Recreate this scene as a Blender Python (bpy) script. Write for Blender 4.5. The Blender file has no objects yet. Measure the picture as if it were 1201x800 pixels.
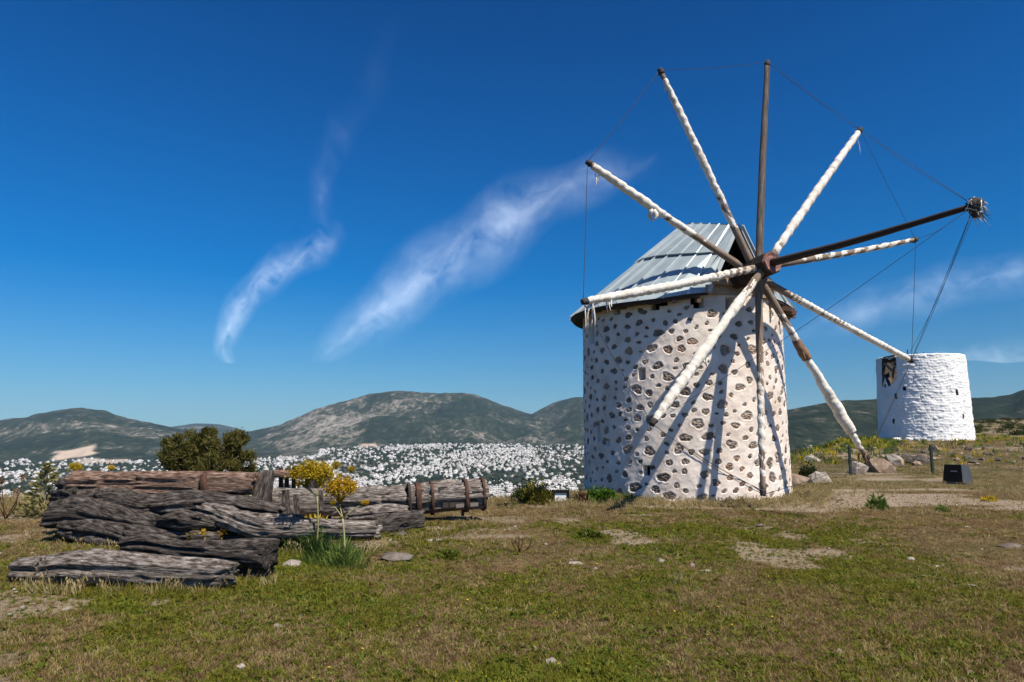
import bpy, math, random
import numpy as np
from mathutils import Vector, Matrix
random.seed(7); RNG = np.random.default_rng(7)
S = bpy.context.scene; COL = S.collection
# ------------------------------------------------------------------ camera, sky, sun, exposure
F = 800.0; PITCH = math.atan(105 / F); EYE = 1.6
cam = bpy.data.cameras.new('camera'); cam.sensor_width = 36; cam.lens = 36 * F / 1201
cam.clip_start = .05; cam.clip_end = 60000
co = bpy.data.objects.new('camera', cam); COL.objects.link(co)
co.location = (0, 0, EYE); co.rotation_euler = (math.pi / 2 + PITCH, 0, 0); S.camera = co
SUN_AZ, SUN_EL = math.radians(41), math.radians(57)      # azimuth from -Y (behind the camera) towards +X
W = bpy.data.worlds.new('World'); S.world = W; W.use_nodes = True
wn, wl = W.node_tree.nodes, W.node_tree.links; wn.clear()
sky = wn.new('ShaderNodeTexSky'); sky.sky_type = 'NISHITA'; sky.sun_disc = False
sky.sun_elevation = SUN_EL; sky.sun_rotation = math.pi - SUN_AZ
sky.altitude = 100; sky.air_density = 1.0; sky.dust_density = 1.0; sky.ozone_density = 4.0
# polarised look: a compressed gradient, contrast and saturation, the same all round the sky
tcw = wn.new('ShaderNodeTexCoord'); mpw = wn.new('ShaderNodeMapping'); mpw.inputs['Scale'].default_value = (1, 1, .565); mpw.inputs['Location'].default_value = (0, 0, .05)
nmw = wn.new('ShaderNodeVectorMath'); nmw.operation = 'NORMALIZE'; gmw = wn.new('ShaderNodeGamma'); gmw.inputs[1].default_value = 1.753
tnt = wn.new('ShaderNodeMix'); tnt.data_type = 'RGBA'; tnt.blend_type = 'MULTIPLY'; tnt.inputs[0].default_value = 1; tnt.inputs[7].default_value = (.365, .385, .40, 1)
hs = wn.new('ShaderNodeHueSaturation'); hs.inputs['Saturation'].default_value = 1.24
bg = wn.new('ShaderNodeBackground'); bg.inputs['Strength'].default_value = 0.05
wo = wn.new('ShaderNodeOutputWorld')
wl.new(tcw.outputs['Generated'], mpw.inputs[0]); wl.new(mpw.outputs[0], nmw.inputs[0]); wl.new(nmw.outputs[0], sky.inputs[0])
wl.new(sky.outputs[0], gmw.inputs[0]); wl.new(gmw.outputs[0], tnt.inputs[6]); wl.new(tnt.outputs[2], hs.inputs['Color']); wl.new(hs.outputs[0], bg.inputs['Color']); wl.new(bg.outputs[0], wo.inputs['Surface'])
sl = bpy.data.lights.new('sun', 'SUN'); sl.energy = 5.0; sl.angle = math.radians(.5); sl.color = (1, .91, .77)
so = bpy.data.objects.new('sun', sl); COL.objects.link(so)
sdir = Vector((math.sin(SUN_AZ) * math.cos(SUN_EL), -math.cos(SUN_AZ) * math.cos(SUN_EL), math.sin(SUN_EL)))
so.rotation_euler = sdir.to_track_quat('Z', 'Y').to_euler(); so.location = (20, -20, 40)
S.render.engine = 'CYCLES'
S.view_settings.view_transform = 'Standard'; S.view_settings.look = 'None'
S.view_settings.exposure = 0.5; S.view_settings.gamma = 1; S.view_settings.use_curve_mapping = False
S.cycles.max_bounces = 6; S.cycles.transparent_max_bounces = 24; S.cycles.volume_bounces = 0
HAZE = 4.5e-5

# ------------------------------------------------------------------ helpers
CP, SP = math.cos(PITCH), math.sin(PITCH)
def ray(px, py):
    u = (px - 600.5) / F; v = (400 - py) / F
    return np.array([u, CP - v * SP, SP + v * CP])
def at(px, py, Y):                      # a place at depth Y metres, found by surveying the photograph
    r = ray(px, py); return r / r[1] * Y + np.array([0, 0, EYE])
def hsh(*k):
    n = np.zeros(np.broadcast(*k).shape, dtype=np.uint64)
    for i, a in enumerate(k):
        n = (n ^ (np.asarray(a).astype(np.int64).astype(np.uint64) * np.uint64([0x9E3779B97F4A7C15, 0xC2B2AE3D27D4EB4F, 0x165667B19E3779F9, 0x27D4EB2F165667C5][i])))
        n = (n ^ (n >> np.uint64(29))) * np.uint64(0xBF58476D1CE4E5B9)
    n = n ^ (n >> np.uint64(32))
    return (n & np.uint64(0xFFFFFF)).astype(np.float64) / 0xFFFFFF
np.seterr(all='ignore')
def vn(x, y, z=0.0, s=0):
    x, y, z = np.broadcast_arrays(np.asarray(x, float), np.asarray(y, float), np.asarray(z, float))
    xi, yi, zi = np.floor(x), np.floor(y), np.floor(z); fx, fy, fz = x - xi, y - yi, z - zi
    fx, fy, fz = [q * q * (3 - 2 * q) for q in (fx, fy, fz)]
    r = 0
    for a in (0, 1):
        for b in (0, 1):
            for c in (0, 1):
                w = (fx if a else 1 - fx) * (fy if b else 1 - fy) * (fz if c else 1 - fz)
                r = r + w * hsh(xi + a, yi + b, zi + c, np.full(x.shape, s + 11))
    return r * 2 - 1
def fbm(x, y, z=0.0, o=4, s=0, g=.5):
    r = 0; a = 1; t = 0
    for i in range(o):
        r = r + a * vn(np.asarray(x) * 2 ** i, np.asarray(y) * 2 ** i, np.asarray(z) * 2 ** i, s + i * 7); t += a; a *= g
    return r / t
def sst(a, b, x):
    t = np.clip((np.asarray(x, float) - a) / (b - a), 0, 1); return t * t * (3 - 2 * t)

def mesh(name, v, f, mats, smooth=False, uv=None, midx=None):
    me = bpy.data.meshes.new(name)
    v = np.asarray(v, dtype=np.float32)
    if isinstance(f, np.ndarray):
        n, k = f.shape
        me.vertices.add(len(v)); me.vertices.foreach_set('co', v.ravel())
        me.loops.add(n * k); me.loops.foreach_set('vertex_index', f.astype(np.int32).ravel())
        me.polygons.add(n); me.polygons.foreach_set('loop_start', np.arange(0, n * k, k, dtype=np.int32))
        me.update(calc_edges=True)
    else:
        me.from_pydata([tuple(map(float, p)) for p in v], [], [tuple(map(int, q)) for q in f])
    for m in (mats if isinstance(mats, (list, tuple)) else [mats]): me.materials.append(m)
    if midx is not None: me.polygons.foreach_set('material_index', np.asarray(midx, dtype=np.int32))
    if uv is not None:
        l = me.uv_layers.new(name='UVMap'); li = np.empty(len(me.loops), dtype=np.int32); me.loops.foreach_get('vertex_index', li)
        l.data.foreach_set('uv', np.asarray(uv, dtype=np.float32)[li].ravel())
    if smooth: me.polygons.foreach_set('use_smooth', np.ones(len(me.polygons), dtype=bool))
    me.update(); me.validate()
    return me
def link(name, me, parent=None):
    o = bpy.data.objects.new(name, me); COL.objects.link(o)
    if parent is not None: o.parent = parent
    return o
def tag(o, label, cat, group=None):
    o['label'] = label; o['category'] = cat
    if group: o['group'] = group
    return o
def thing(name, label, cat, loc=(0, 0, 0), group=None):
    o = link(name, None); o.location = loc; o.empty_display_size = .2
    return tag(o, label, cat, group)
def put(name, v, f, m, parent=None, smooth=False, uv=None, loc=None, midx=None):
    """link a mesh given in world coordinates, moved so that its origin is loc (or the parent's place)"""
    v = np.asarray(v, float)
    if parent is not None:
        p = np.zeros(3); q = parent
        while q is not None: p = p + np.array(q.location); q = q.parent
        o = link(name, mesh(name, v - p, f, m, smooth, uv, midx), parent)
    else:
        l = v.mean(0) if loc is None else np.asarray(loc, float)
        o = link(name, mesh(name, v - l, f, m, smooth, uv, midx)); o.location = l
    return o
def struct(name, v, f, m, **k):
    o = put(name, v, f, m, loc=(0, 0, 0), **k); o['kind'] = 'structure'; return o
def stuff(o, label=None, cat=None):
    o['kind'] = 'stuff'
    if label: o['label'] = label; o['category'] = cat
    return o
class MB:
    def __init__(s): s.v = []; s.f = []
    def add(s, v, f):
        n = len(s.v); s.v += [tuple(map(float, p)) for p in v]; s.f += [tuple(i + n for i in q) for q in f]
    def put(s, name, m, parent=None, **k): return put(name, s.v, s.f, m, parent, **k)
def gridf(nu, nv, wrap=False):
    i = np.arange(nu - 1)[:, None]; j = np.arange(nv if wrap else nv - 1)[None, :]
    a = i * nv + j; b = i * nv + (j + 1) % nv
    return np.stack([a, b, b + nv, a + nv], -1).reshape(-1, 4)
BOXF = [(0, 1, 3, 2), (4, 6, 7, 5), (0, 4, 5, 1), (2, 3, 7, 6), (0, 2, 6, 4), (1, 5, 7, 3)]
def boxv(c, x, y, z):
    c, x, y, z = map(np.asarray, (c, x, y, z))
    return [c + a * x + b * y + d * z for a in (-1, 1) for b in (-1, 1) for d in (-1, 1)]
def catmull(P, n):
    P = np.asarray(P, float)
    if len(P) == 2: return P[0] + (P[1] - P[0]) * np.linspace(0, 1, n)[:, None]
    Q = np.vstack([2 * P[0] - P[1], P, 2 * P[-1] - P[-2]]); out = []
    for t in np.linspace(0, len(P) - 1 - 1e-9, n):
        i = int(t); u = t - i; a, b, c, d = Q[i:i + 4]
        out.append(.5 * (2 * b + (c - a) * u + (2 * a - 5 * b + 4 * c - d) * u * u + (3 * b - a - 3 * c + d) * u ** 3))
    return np.array(out)
def sweep(pts, rad, nu=24, nv=12, sq=0.0, fn=None, rag=0.0, up=(0, 0, 1), caps=True, flat=1.0, seed=0):
    """tube along a spline; sq squares the section, fn(s,u,theta) adds to the radius, rag tears the ends"""
    C = catmull(pts, nu); T = np.gradient(C, axis=0); T /= np.linalg.norm(T, axis=1)[:, None]
    up = np.asarray(up, float)
    if np.abs(T @ up).max() > .93: up = np.array([0, 1., 0]) if abs(T[0] @ np.array([0, 1., 0])) < .8 else np.array([1., 0, 0])
    X = np.cross(T, up); X /= np.linalg.norm(X, axis=1)[:, None] + 1e-12; Z = np.cross(X, T)
    R = np.interp(np.linspace(0, 1, nu), np.linspace(0, 1, len(np.atleast_1d(rad))), np.atleast_1d(rad))
    th = np.arange(nv) / nv * 2 * np.pi
    ds = np.r_[0, np.cumsum(np.linalg.norm(np.diff(C, axis=0), axis=1))]
    U, TH = np.meshgrid(ds, th, indexing='ij')
    sup = 1 / (np.abs(np.cos(th)) ** (2 + 6 * sq) + np.abs(np.sin(th)) ** (2 + 6 * sq)) ** (1 / (2 + 6 * sq))
    rr = R[:, None] * sup[None, :]
    if fn is not None: rr = rr + fn(U, U / ds[-1], TH)
    V = C[:, None, :] + rr[..., None] * (np.cos(TH)[..., None] * X[:, None, :] + flat * np.sin(TH)[..., None] * Z[:, None, :])
    if rag:
        k = max(2, nu // 9)
        for e, sg in ((0, -1), (-1, 1)):
            n1 = fbm(np.cos(th) * 2.3 + 5, np.sin(th) * 2.3, seed + 3.3 * sg, 3, s=seed) * rag
            for i in range(k):
                j = i if e == 0 else nu - 1 - i
                V[j] += (sg * n1 * (1 - i / k))[:, None] * T[j]
    uv = np.stack([U, TH / (2 * np.pi) * 2 * np.pi * R.mean()], -1).reshape(-1, 2)
    V = V.reshape(-1, 3); f = [tuple(q) for q in gridf(nu, nv, True)]
    if caps:
        for e, sg in ((0, -1), (nu - 1, 1)):
            ring = list(range(e * nv, e * nv + nv)); r0 = V[ring]; m = r0.mean(0)
            n = len(V); inner = m + (r0 - m) * .55 - T[e] * sg * R[e] * .10 * (1 + hsh(np.arange(nv), seed + e)[:, None])
            V = np.vstack([V, inner, m[None] - T[e] * sg * R[e] * .12]); uv = np.vstack([uv, uv[ring] * .5, uv[ring[0]][None]])
            for j in range(nv):
                a, b = ring[j], ring[(j + 1) % nv]; c, d = n + j, n + (j + 1) % nv
                f.append((a, b, d, c) if sg > 0 else (b, a, c, d)); f.append((c, d, n + nv) if sg > 0 else (d, c, n + nv))
    return V, f, uv
def swp(name, m, parent, pts, rad, smooth=True, **k):
    v, f, uv = sweep(pts, rad, **k); return put(name, v, f, m, parent, smooth=smooth, uv=uv)

# ------------------------------------------------------------------ materials
def newmat(name):
    m = bpy.data.materials.new(name); m.use_nodes = True
    nt = m.node_tree; nt.nodes.clear(); return m, nt.nodes, nt.links
def ramp(n, stops):
    r = n.new('ShaderNodeValToRGB'); e = r.color_ramp.elements
    while len(e) < len(stops): e.new(.5)
    for k, (p, c) in zip(e, stops): k.position = p; k.color = (*c, 1)
    return r
def noise(n, l, co, scale, detail=6, rough=.6, stretch=None, dist=0):
    if stretch:
        mp = n.new('ShaderNodeMapping'); mp.inputs['Scale'].default_value = stretch; l.new(co, mp.inputs[0]); co = mp.outputs[0]
    t = n.new('ShaderNodeTexNoise'); t.inputs['Scale'].default_value = scale; t.inputs['Detail'].default_value = detail
    t.inputs['Roughness'].default_value = rough; t.inputs['Distortion'].default_value = dist
    l.new(co, t.inputs['Vector']); return t.outputs['Fac']
def mix(n, l, fac, a, b, mode='MIX'):
    x = n.new('ShaderNodeMix'); x.data_type = 'RGBA'; x.blend_type = mode
    for s, q in ((x.inputs[0], fac), (x.inputs[6], a), (x.inputs[7], b)):
        if isinstance(q, (int, float)): s.default_value = q
        elif isinstance(q, tuple): s.default_value = (*q, 1)
        else: l.new(q, s)
    return x.outputs[2]
def mat(name, stops, scale=5, detail=6, rough=.85, bump=.3, bscale=None, coord='Object', stretch=None, fine=None, rand=0.0, spec=.3, metal=0, dist=0, bdist=.02, second=None):
    m, n, l = newmat(name)
    tc = n.new('ShaderNodeTexCoord'); c0 = tc.outputs[coord]
    fac = noise(n, l, c0, scale, detail, .62, stretch, dist)
    rp = ramp(n, stops); l.new(fac, rp.inputs[0]); col = rp.outputs[0]
    if second:                                  # (scale, threshold lo, hi, colour, stretch)
        f2 = noise(n, l, c0, second[0], 5, .6, second[4] if len(second) > 4 else None)
        r2 = ramp(n, [(second[1], (0, 0, 0)), (second[2], (1, 1, 1))]); l.new(f2, r2.inputs[0])
        col = mix(n, l, r2.outputs[0], col, second[3])
    if rand:
        oi = n.new('ShaderNodeObjectInfo'); mr = n.new('ShaderNodeMapRange')
        mr.inputs['To Min'].default_value = 1 - rand; mr.inputs['To Max'].default_value = 1 + rand
        l.new(oi.outputs['Random'], mr.inputs[0]); col = mix(n, l, 1.0, col, mr.outputs[0], 'MULTIPLY')
    p = n.new('ShaderNodeBsdfPrincipled'); l.new(col, p.inputs['Base Color'])
    p.inputs['Roughness'].default_value = rough; p.inputs['Specular IOR Level'].default_value = spec; p.inputs['Metallic'].default_value = metal
    if bump:
        b = n.new('ShaderNodeBump'); b.inputs['Strength'].default_value = bump; b.inputs['Distance'].default_value = bdist
        l.new(noise(n, l, c0, bscale or scale * 3, 6, .65, stretch), b.inputs['Height']); l.new(b.outputs[0], p.inputs['Normal'])
    o = n.new('ShaderNodeOutputMaterial'); l.new(p.outputs[0], o.inputs[0])
    return m
def leafmat(name, stops, patch=None, trans=.35):
    """blades and leaves: a colour per plant from a ramp; patch = (scale, colour) shifts it over the ground"""
    m, n, l = newmat(name)
    oi = n.new('ShaderNodeObjectInfo'); g = n.new('ShaderNodeNewGeometry')
    a = n.new('ShaderNodeMath'); a.operation = 'ADD'; a.inputs[1].default_value = 0
    wn_ = n.new('ShaderNodeTexWhiteNoise'); l.new(g.outputs['Random Per Island'], a.inputs[0])
    a2 = n.new('ShaderNodeMath'); a2.operation = 'MULTIPLY_ADD'; a2.inputs[1].default_value = .45; l.new(a.outputs[0], a2.inputs[0])
    a3 = n.new('ShaderNodeMath'); a3.operation = 'MULTIPLY'; a3.inputs[1].default_value = .55; l.new(oi.outputs['Random'], a3.inputs[0])
    l.new(a3.outputs[0], a2.inputs[2])
    rp = ramp(n, stops); l.new(a2.outputs[0], rp.inputs[0]); col = rp.outputs[0]
    if patch:
        f = noise(n, l, g.outputs['Position'], patch[0], 4, .6); r2 = ramp(n, [(.45, (0, 0, 0)), (.62, (1, 1, 1))]); l.new(f, r2.inputs[0])
        mm = n.new('ShaderNodeMath'); mm.operation = 'MULTIPLY'; mm.inputs[1].default_value = .7; l.new(r2.outputs[0], mm.inputs[0])
        col = mix(n, l, mm.outputs[0], col, patch[1])
    d = n.new('ShaderNodeBsdfDiffuse'); t = n.new('ShaderNodeBsdfTranslucent'); mx = n.new('ShaderNodeMixShader'); mx.inputs[0].default_value = trans
    l.new(col, d.inputs[0]); l.new(col, t.inputs[0]); l.new(d.outputs[0], mx.inputs[1]); l.new(t.outputs[0], mx.inputs[2])
    o = n.new('ShaderNodeOutputMaterial'); l.new(mx.outputs[0], o.inputs[0]); return m

M = {}
M['plaster'] = mat('plaster', [(.3, (.56, .475, .40)), (.5, (.72, .635, .56)), (.7, (.78, .715, .65))], 1.6, 8, .95, .5, 14, bdist=.012, spec=.15,
                   second=(.9, .58, .8, (.58, .455, .365)))
M['stone'] = mat('field_stone', [(.25, (.10, .078, .062)), (.5, (.22, .178, .145)), (.75, (.34, .29, .245))], 9, 6, .9, .6, 25, rand=.35, spec=.2,
                 second=(1.1, .52, .72, (.33, .20, .14)))
M['hole_shade'] = mat('painted_hole_shade', [(.3, (.03, .025, .02)), (.7, (.06, .05, .04))], 6)
M['whitewash'] = mat('whitewash', [(.3, (.70, .70, .70)), (.6, (.82, .82, .81))], 1.2, 8, .9, .5, 9, bdist=.03, spec=.2, second=(2.2, .62, .85, (.60, .58, .55)))
M['metal'] = mat('roof_metal', [(.3, (.24, .30, .33)), (.55, (.32, .385, .41)), (.75, (.40, .46, .48))], 1.5, 6, .55, .15, 6, metal=.25, rand=.10, spec=.4,
                 second=(3.0, .6, .8, (.24, .27, .27), (1, 1, .3)))
M['metal_seam'] = mat('seam_metal', [(.3, (.42, .48, .50)), (.7, (.55, .60, .62))], 2, 4, .5, .1, metal=.25, spec=.4)
M['old_wood'] = mat('weathered_wood', [(.34, (.018, .014, .012)), (.45, (.11, .09, .078)), (.56, (.27, .235, .21)), (.7, (.46, .42, .385))], 5, 10, .95, 1.0, 9, coord='UV', stretch=(1.5, 9, 1), bdist=.035, spec=.12, second=(2.2, .55, .72, (.44, .40, .365), (1, 2, 1)))
M['old_wood_dark'] = mat('charred_grey_wood', [(.34, (.008, .007, .006)), (.46, (.045, .037, .033)), (.58, (.11, .095, .085)), (.72, (.22, .195, .18))], 5, 10, .95, 1.0, 9, coord='UV', stretch=(1.5, 9, 1), bdist=.035, spec=.12, second=(2.2, .55, .72, (.24, .215, .20), (1, 2, 1)))
M['brown_wood'] = mat('brown_weathered_wood', [(.34, (.03, .016, .011)), (.45, (.15, .09, .065)), (.57, (.28, .19, .145)), (.7, (.42, .34, .28))], 5, 10, .95, 1.0, 9, coord='UV', stretch=(1.5, 9, 1), bdist=.035, spec=.12, second=(2.0, .60, .75, (.42, .36, .31), (1, 2, 1)))
M['pole'] = mat('grey_pole_wood', [(.3, (.10, .07, .05)), (.5, (.22, .165, .125)), (.75, (.38, .31, .25))], 5, 7, .9, .6, 12, coord='UV', stretch=(.5, 8, 1), spec=.15)
M['pole_dark'] = mat('dark_pole_wood', [(.3, (.025, .017, .013)), (.6, (.06, .042, .032)), (.8, (.12, .09, .07))], 5, 7, .85, .6, 12, coord='UV', stretch=(.5, 8, 1), spec=.25)
M['pole_mid'] = mat('brown_pole_wood', [(.3, (.06, .042, .032)), (.5, (.14, .105, .08)), (.75, (.27, .22, .18))], 5, 7, .9, .6, 12, coord='UV', stretch=(.5, 8, 1), spec=.15)
M['timber'] = mat('pale_timber', [(.3, (.26, .18, .11)), (.6, (.42, .31, .21)), (.8, (.52, .42, .32))], 3, 7, .9, .4, 12, stretch=(1, 1, 6), spec=.2)
M['cloth'] = mat('furled_canvas', [(.3, (.52, .46, .38)), (.5, (.70, .65, .57)), (.7, (.78, .75, .70))], 5, 6, .95, .6, 22, spec=.1, second=(3.5, .62, .78, (.34, .25, .18)))
M['cloth_brown'] = mat('brown_canvas', [(.3, (.16, .09, .05)), (.7, (.30, .19, .12))], 6, 6, .95, .6, 20, spec=.1)
M['rope'] = mat('rope', [(.3, (.03, .028, .026)), (.7, (.07, .06, .055))], 20, 2, .9, 0)
M['rust'] = mat('rusty_iron', [(.3, (.035, .018, .013)), (.55, (.10, .05, .034)), (.8, (.17, .095, .065))], 9, 7, .85, .5, 30, metal=.2, spec=.3)
M['hub_face'] = mat('oxide_painted_iron', [(.3, (.16, .075, .06)), (.7, (.30, .16, .13))], 7, 6, .75, .4, 20)
M['black'] = mat('black_enamel', [(.3, (.004, .0045, .005)), (.7, (.010, .0105, .011))], 6, 4, .75, .1, spec=.15)
M['lit_slate'] = mat('lit_side_enamel', [(.3, (.045, .052, .060)), (.7, (.075, .082, .09))], 6, 4, .5, .1, spec=.4)
M['print'] = mat('grey_print', [(.3, (.25, .27, .30)), (.7, (.42, .44, .47))], 40, 3, .6, 0)
M['glass'] = mat('pale_lamp_glass', [(.3, (.62, .64, .66)), (.7, (.8, .8, .8))], 8, 3, .15, 0, spec=.6)
M['post'] = mat('green_fence_paint', [(.3, (.012, .025, .02)), (.7, (.025, .045, .036))], 9, 4, .6, .2)
M['wire'] = mat('fence_wire', [(.3, (.06, .075, .065)), (.7, (.12, .13, .12))], 9, 3, .6, 0, metal=.3)
M['rock'] = mat('limestone', [(.3, (.17, .145, .12)), (.5, (.30, .265, .23)), (.72, (.43, .395, .355))], 3, 8, .95, .8, 9, rand=.2, spec=.15, bdist=.05, second=(1.3, .55, .7, (.24, .16, .105)))
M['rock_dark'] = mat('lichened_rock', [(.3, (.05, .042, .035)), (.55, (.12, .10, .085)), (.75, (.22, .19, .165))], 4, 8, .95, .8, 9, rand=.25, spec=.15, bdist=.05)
M['rock_warm'] = mat('warm_rock', [(.3, (.14, .095, .065)), (.55, (.26, .19, .14)), (.75, (.38, .30, .235))], 3, 8, .95, .8, 9, spec=.15, bdist=.05)
M['bark'] = mat('bark', [(.3, (.05, .035, .025)), (.7, (.14, .10, .075))], 6, 6, .95, .6)
def housemat(name, stops):
    m, n, l = newmat(name); g = n.new('ShaderNodeNewGeometry'); oi = n.new('ShaderNodeObjectInfo'); a = n.new('ShaderNodeMath'); a.operation = 'ADD'; l.new(g.outputs['Random Per Island'], a.inputs[0]); l.new(oi.outputs['Random'], a.inputs[1])
    b = n.new('ShaderNodeMath'); b.operation = 'FRACT'; l.new(a.outputs[0], b.inputs[0]); r = ramp(n, stops); l.new(b.outputs[0], r.inputs[0])
    p = n.new('ShaderNodeBsdfPrincipled'); p.inputs['Roughness'].default_value = .9; p.inputs['Specular IOR Level'].default_value = .1
    f = noise(n, l, g.outputs['Position'], .35, 4, .6); r2 = ramp(n, [(.3, (.7, .7, .7)), (.7, (1.1, 1.1, 1.1))]); l.new(f, r2.inputs[0]); l.new(mix(n, l, 1.0, r.outputs[0], r2.outputs[0], 'MULTIPLY'), p.inputs['Base Color'])
    o = n.new('ShaderNodeOutputMaterial'); l.new(p.outputs[0], o.inputs[0]); return m
M['house_white'] = housemat('limewash', [(0, (.30, .285, .265)), (.25, (.48, .47, .45)), (.55, (.62, .61, .59)), (1, (.74, .73, .72))])
M['house_roof'] = housemat('flat_roof', [(0, (.26, .24, .22)), (.6, (.42, .40, .38)), (1, (.58, .565, .55))])
M['house_dark'] = mat('window_glass', [(.3, (.05, .06, .07)), (.7, (.09, .10, .115))], .5, 2, .4, 0)
M['tile_roof'] = mat('terracotta', [(.3, (.26, .12, .08)), (.7, (.38, .20, .14))], .4, 3, .9, 0, rand=.2)
M['grass'] = leafmat('grass_blades', [(.0, (.024, .034, .006)), (.35, (.080, .100, .012)), (.65, (.165, .172, .022)), (1, (.34, .29, .06))], (.9, (.17, .135, .030)))
M['herb'] = leafmat('small_herbs', [(.0, (.032, .050, .009)), (.5, (.088, .125, .017)), (1, (.20, .215, .04))], (.7, (.14, .135, .024)))
M['straw'] = leafmat('dry_grass', [(.0, (.12, .085, .035)), (.4, (.26, .19, .085)), (.75, (.42, .32, .15)), (1, (.54, .45, .26))], (.8, (.25, .165, .075)))
M['pale_straw'] = leafmat('pale_straw', [(.0, (.22, .17, .07)), (.5, (.38, .30, .14)), (1, (.56, .47, .28))])
M['thatch'] = leafmat('brown_thatch', [(.0, (.05, .028, .015)), (.5, (.14, .085, .046)), (1, (.30, .20, .12))])
M['yellow'] = leafmat('yellow_petals', [(.0, (.55, .38, .02)), (1, (.75, .58, .05))])
M['fennel_yellow'] = leafmat('fennel_blossom', [(.0, (.24, .17, .012)), (.5, (.42, .30, .02)), (1, (.62, .48, .06))])
M['fennel_orange'] = leafmat('ageing_fennel_blossom', [(.0, (.30, .17, .02)), (.5, (.50, .32, .02)), (1, (.66, .48, .05))])
M['fennel_leaf'] = leafmat('fennel_leaf', [(.0, (.04, .07, .018)), (.5, (.10, .155, .035)), (1, (.22, .26, .07))])
M['stem'] = leafmat('pale_stem', [(.0, (.24, .24, .10)), (1, (.38, .36, .19))], None, .1)
M['pine'] = leafmat('olive_foliage', [(.0, (.022, .028, .008)), (.4, (.055, .058, .016)), (.75, (.11, .10, .03)), (1, (.18, .15, .055))], None, .25)
M['spurge'] = leafmat('spurge_leaf', [(.0, (.09, .095, .03)), (.5, (.26, .24, .10)), (1, (.50, .45, .27))])
M['olive_bush'] = leafmat('olive_bush_leaf', [(.0, (.04, .05, .012)), (.5, (.13, .125, .02)), (.8, (.25, .20, .03)), (1, (.45, .34, .04))])
M['bush'] = leafmat('bush_leaf', [(.0, (.03, .07, .008)), (.5, (.08, .15, .02)), (1, (.15, .22, .04))])
M['scrub_leaf'] = leafmat('scrub_leaf', [(.0, (.02, .03, .01)), (.5, (.045, .06, .02)), (1, (.09, .10, .035))])
M['dead'] = leafmat('dead_stalk', [(.0, (.06, .03, .015)), (1, (.16, .09, .05))], None, .05)
M['town_tree'] = leafmat('town_trees', [(.0, (.02, .032, .018)), (1, (.05, .065, .03))], None, .1)

def ground_mat():
    m, n, l = newmat('grassy_soil')
    g = n.new('ShaderNodeNewGeometry'); P = g.outputs['Position']
    f1 = noise(n, l, P, 1.1, 8, .65); r1 = ramp(n, [(.32, (.055, .062, .018)), (.48, (.095, .082, .035)), (.62, (.15, .11, .06)), (.8, (.22, .17, .11))]); l.new(f1, r1.inputs[0])
    f2 = noise(n, l, P, 22, 6, .7); r2 = ramp(n, [(.3, (.45, .45, .45)), (.7, (1.5, 1.45, 1.35))]); l.new(f2, r2.inputs[0])
    c = mix(n, l, 1.0, r1.outputs[0], r2.outputs[0], 'MULTIPLY')
    f3 = noise(n, l, P, .25, 5, .6, (1, .55, 1)); r3 = ramp(n, [(.66, (0, 0, 0)), (.78, (1, 1, 1))]); l.new(f3, r3.inputs[0])
    c = mix(n, l, r3.outputs[0], c, mix(n, l, f2, (.14, .115, .09), (.30, .265, .225)))
    at_ = n.new('ShaderNodeAttribute'); at_.attribute_name = 'bare'
    c = mix(n, l, at_.outputs['Fac'], c, mix(n, l, f2, (.15, .11, .075), (.34, .275, .205)))
    p = n.new('ShaderNodeBsdfPrincipled'); l.new(c, p.inputs['Base Color']); p.inputs['Roughness'].default_value = .95; p.inputs['Specular IOR Level'].default_value = .1
    b = n.new('ShaderNodeBump'); b.inputs['Strength'].default_value = .8; b.inputs['Distance'].default_value = .03; l.new(f2, b.inputs['Height']); l.new(b.outputs[0], p.inputs['Normal'])
    o = n.new('ShaderNodeOutputMaterial'); l.new(p.outputs[0], o.inputs[0]); return m
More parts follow.
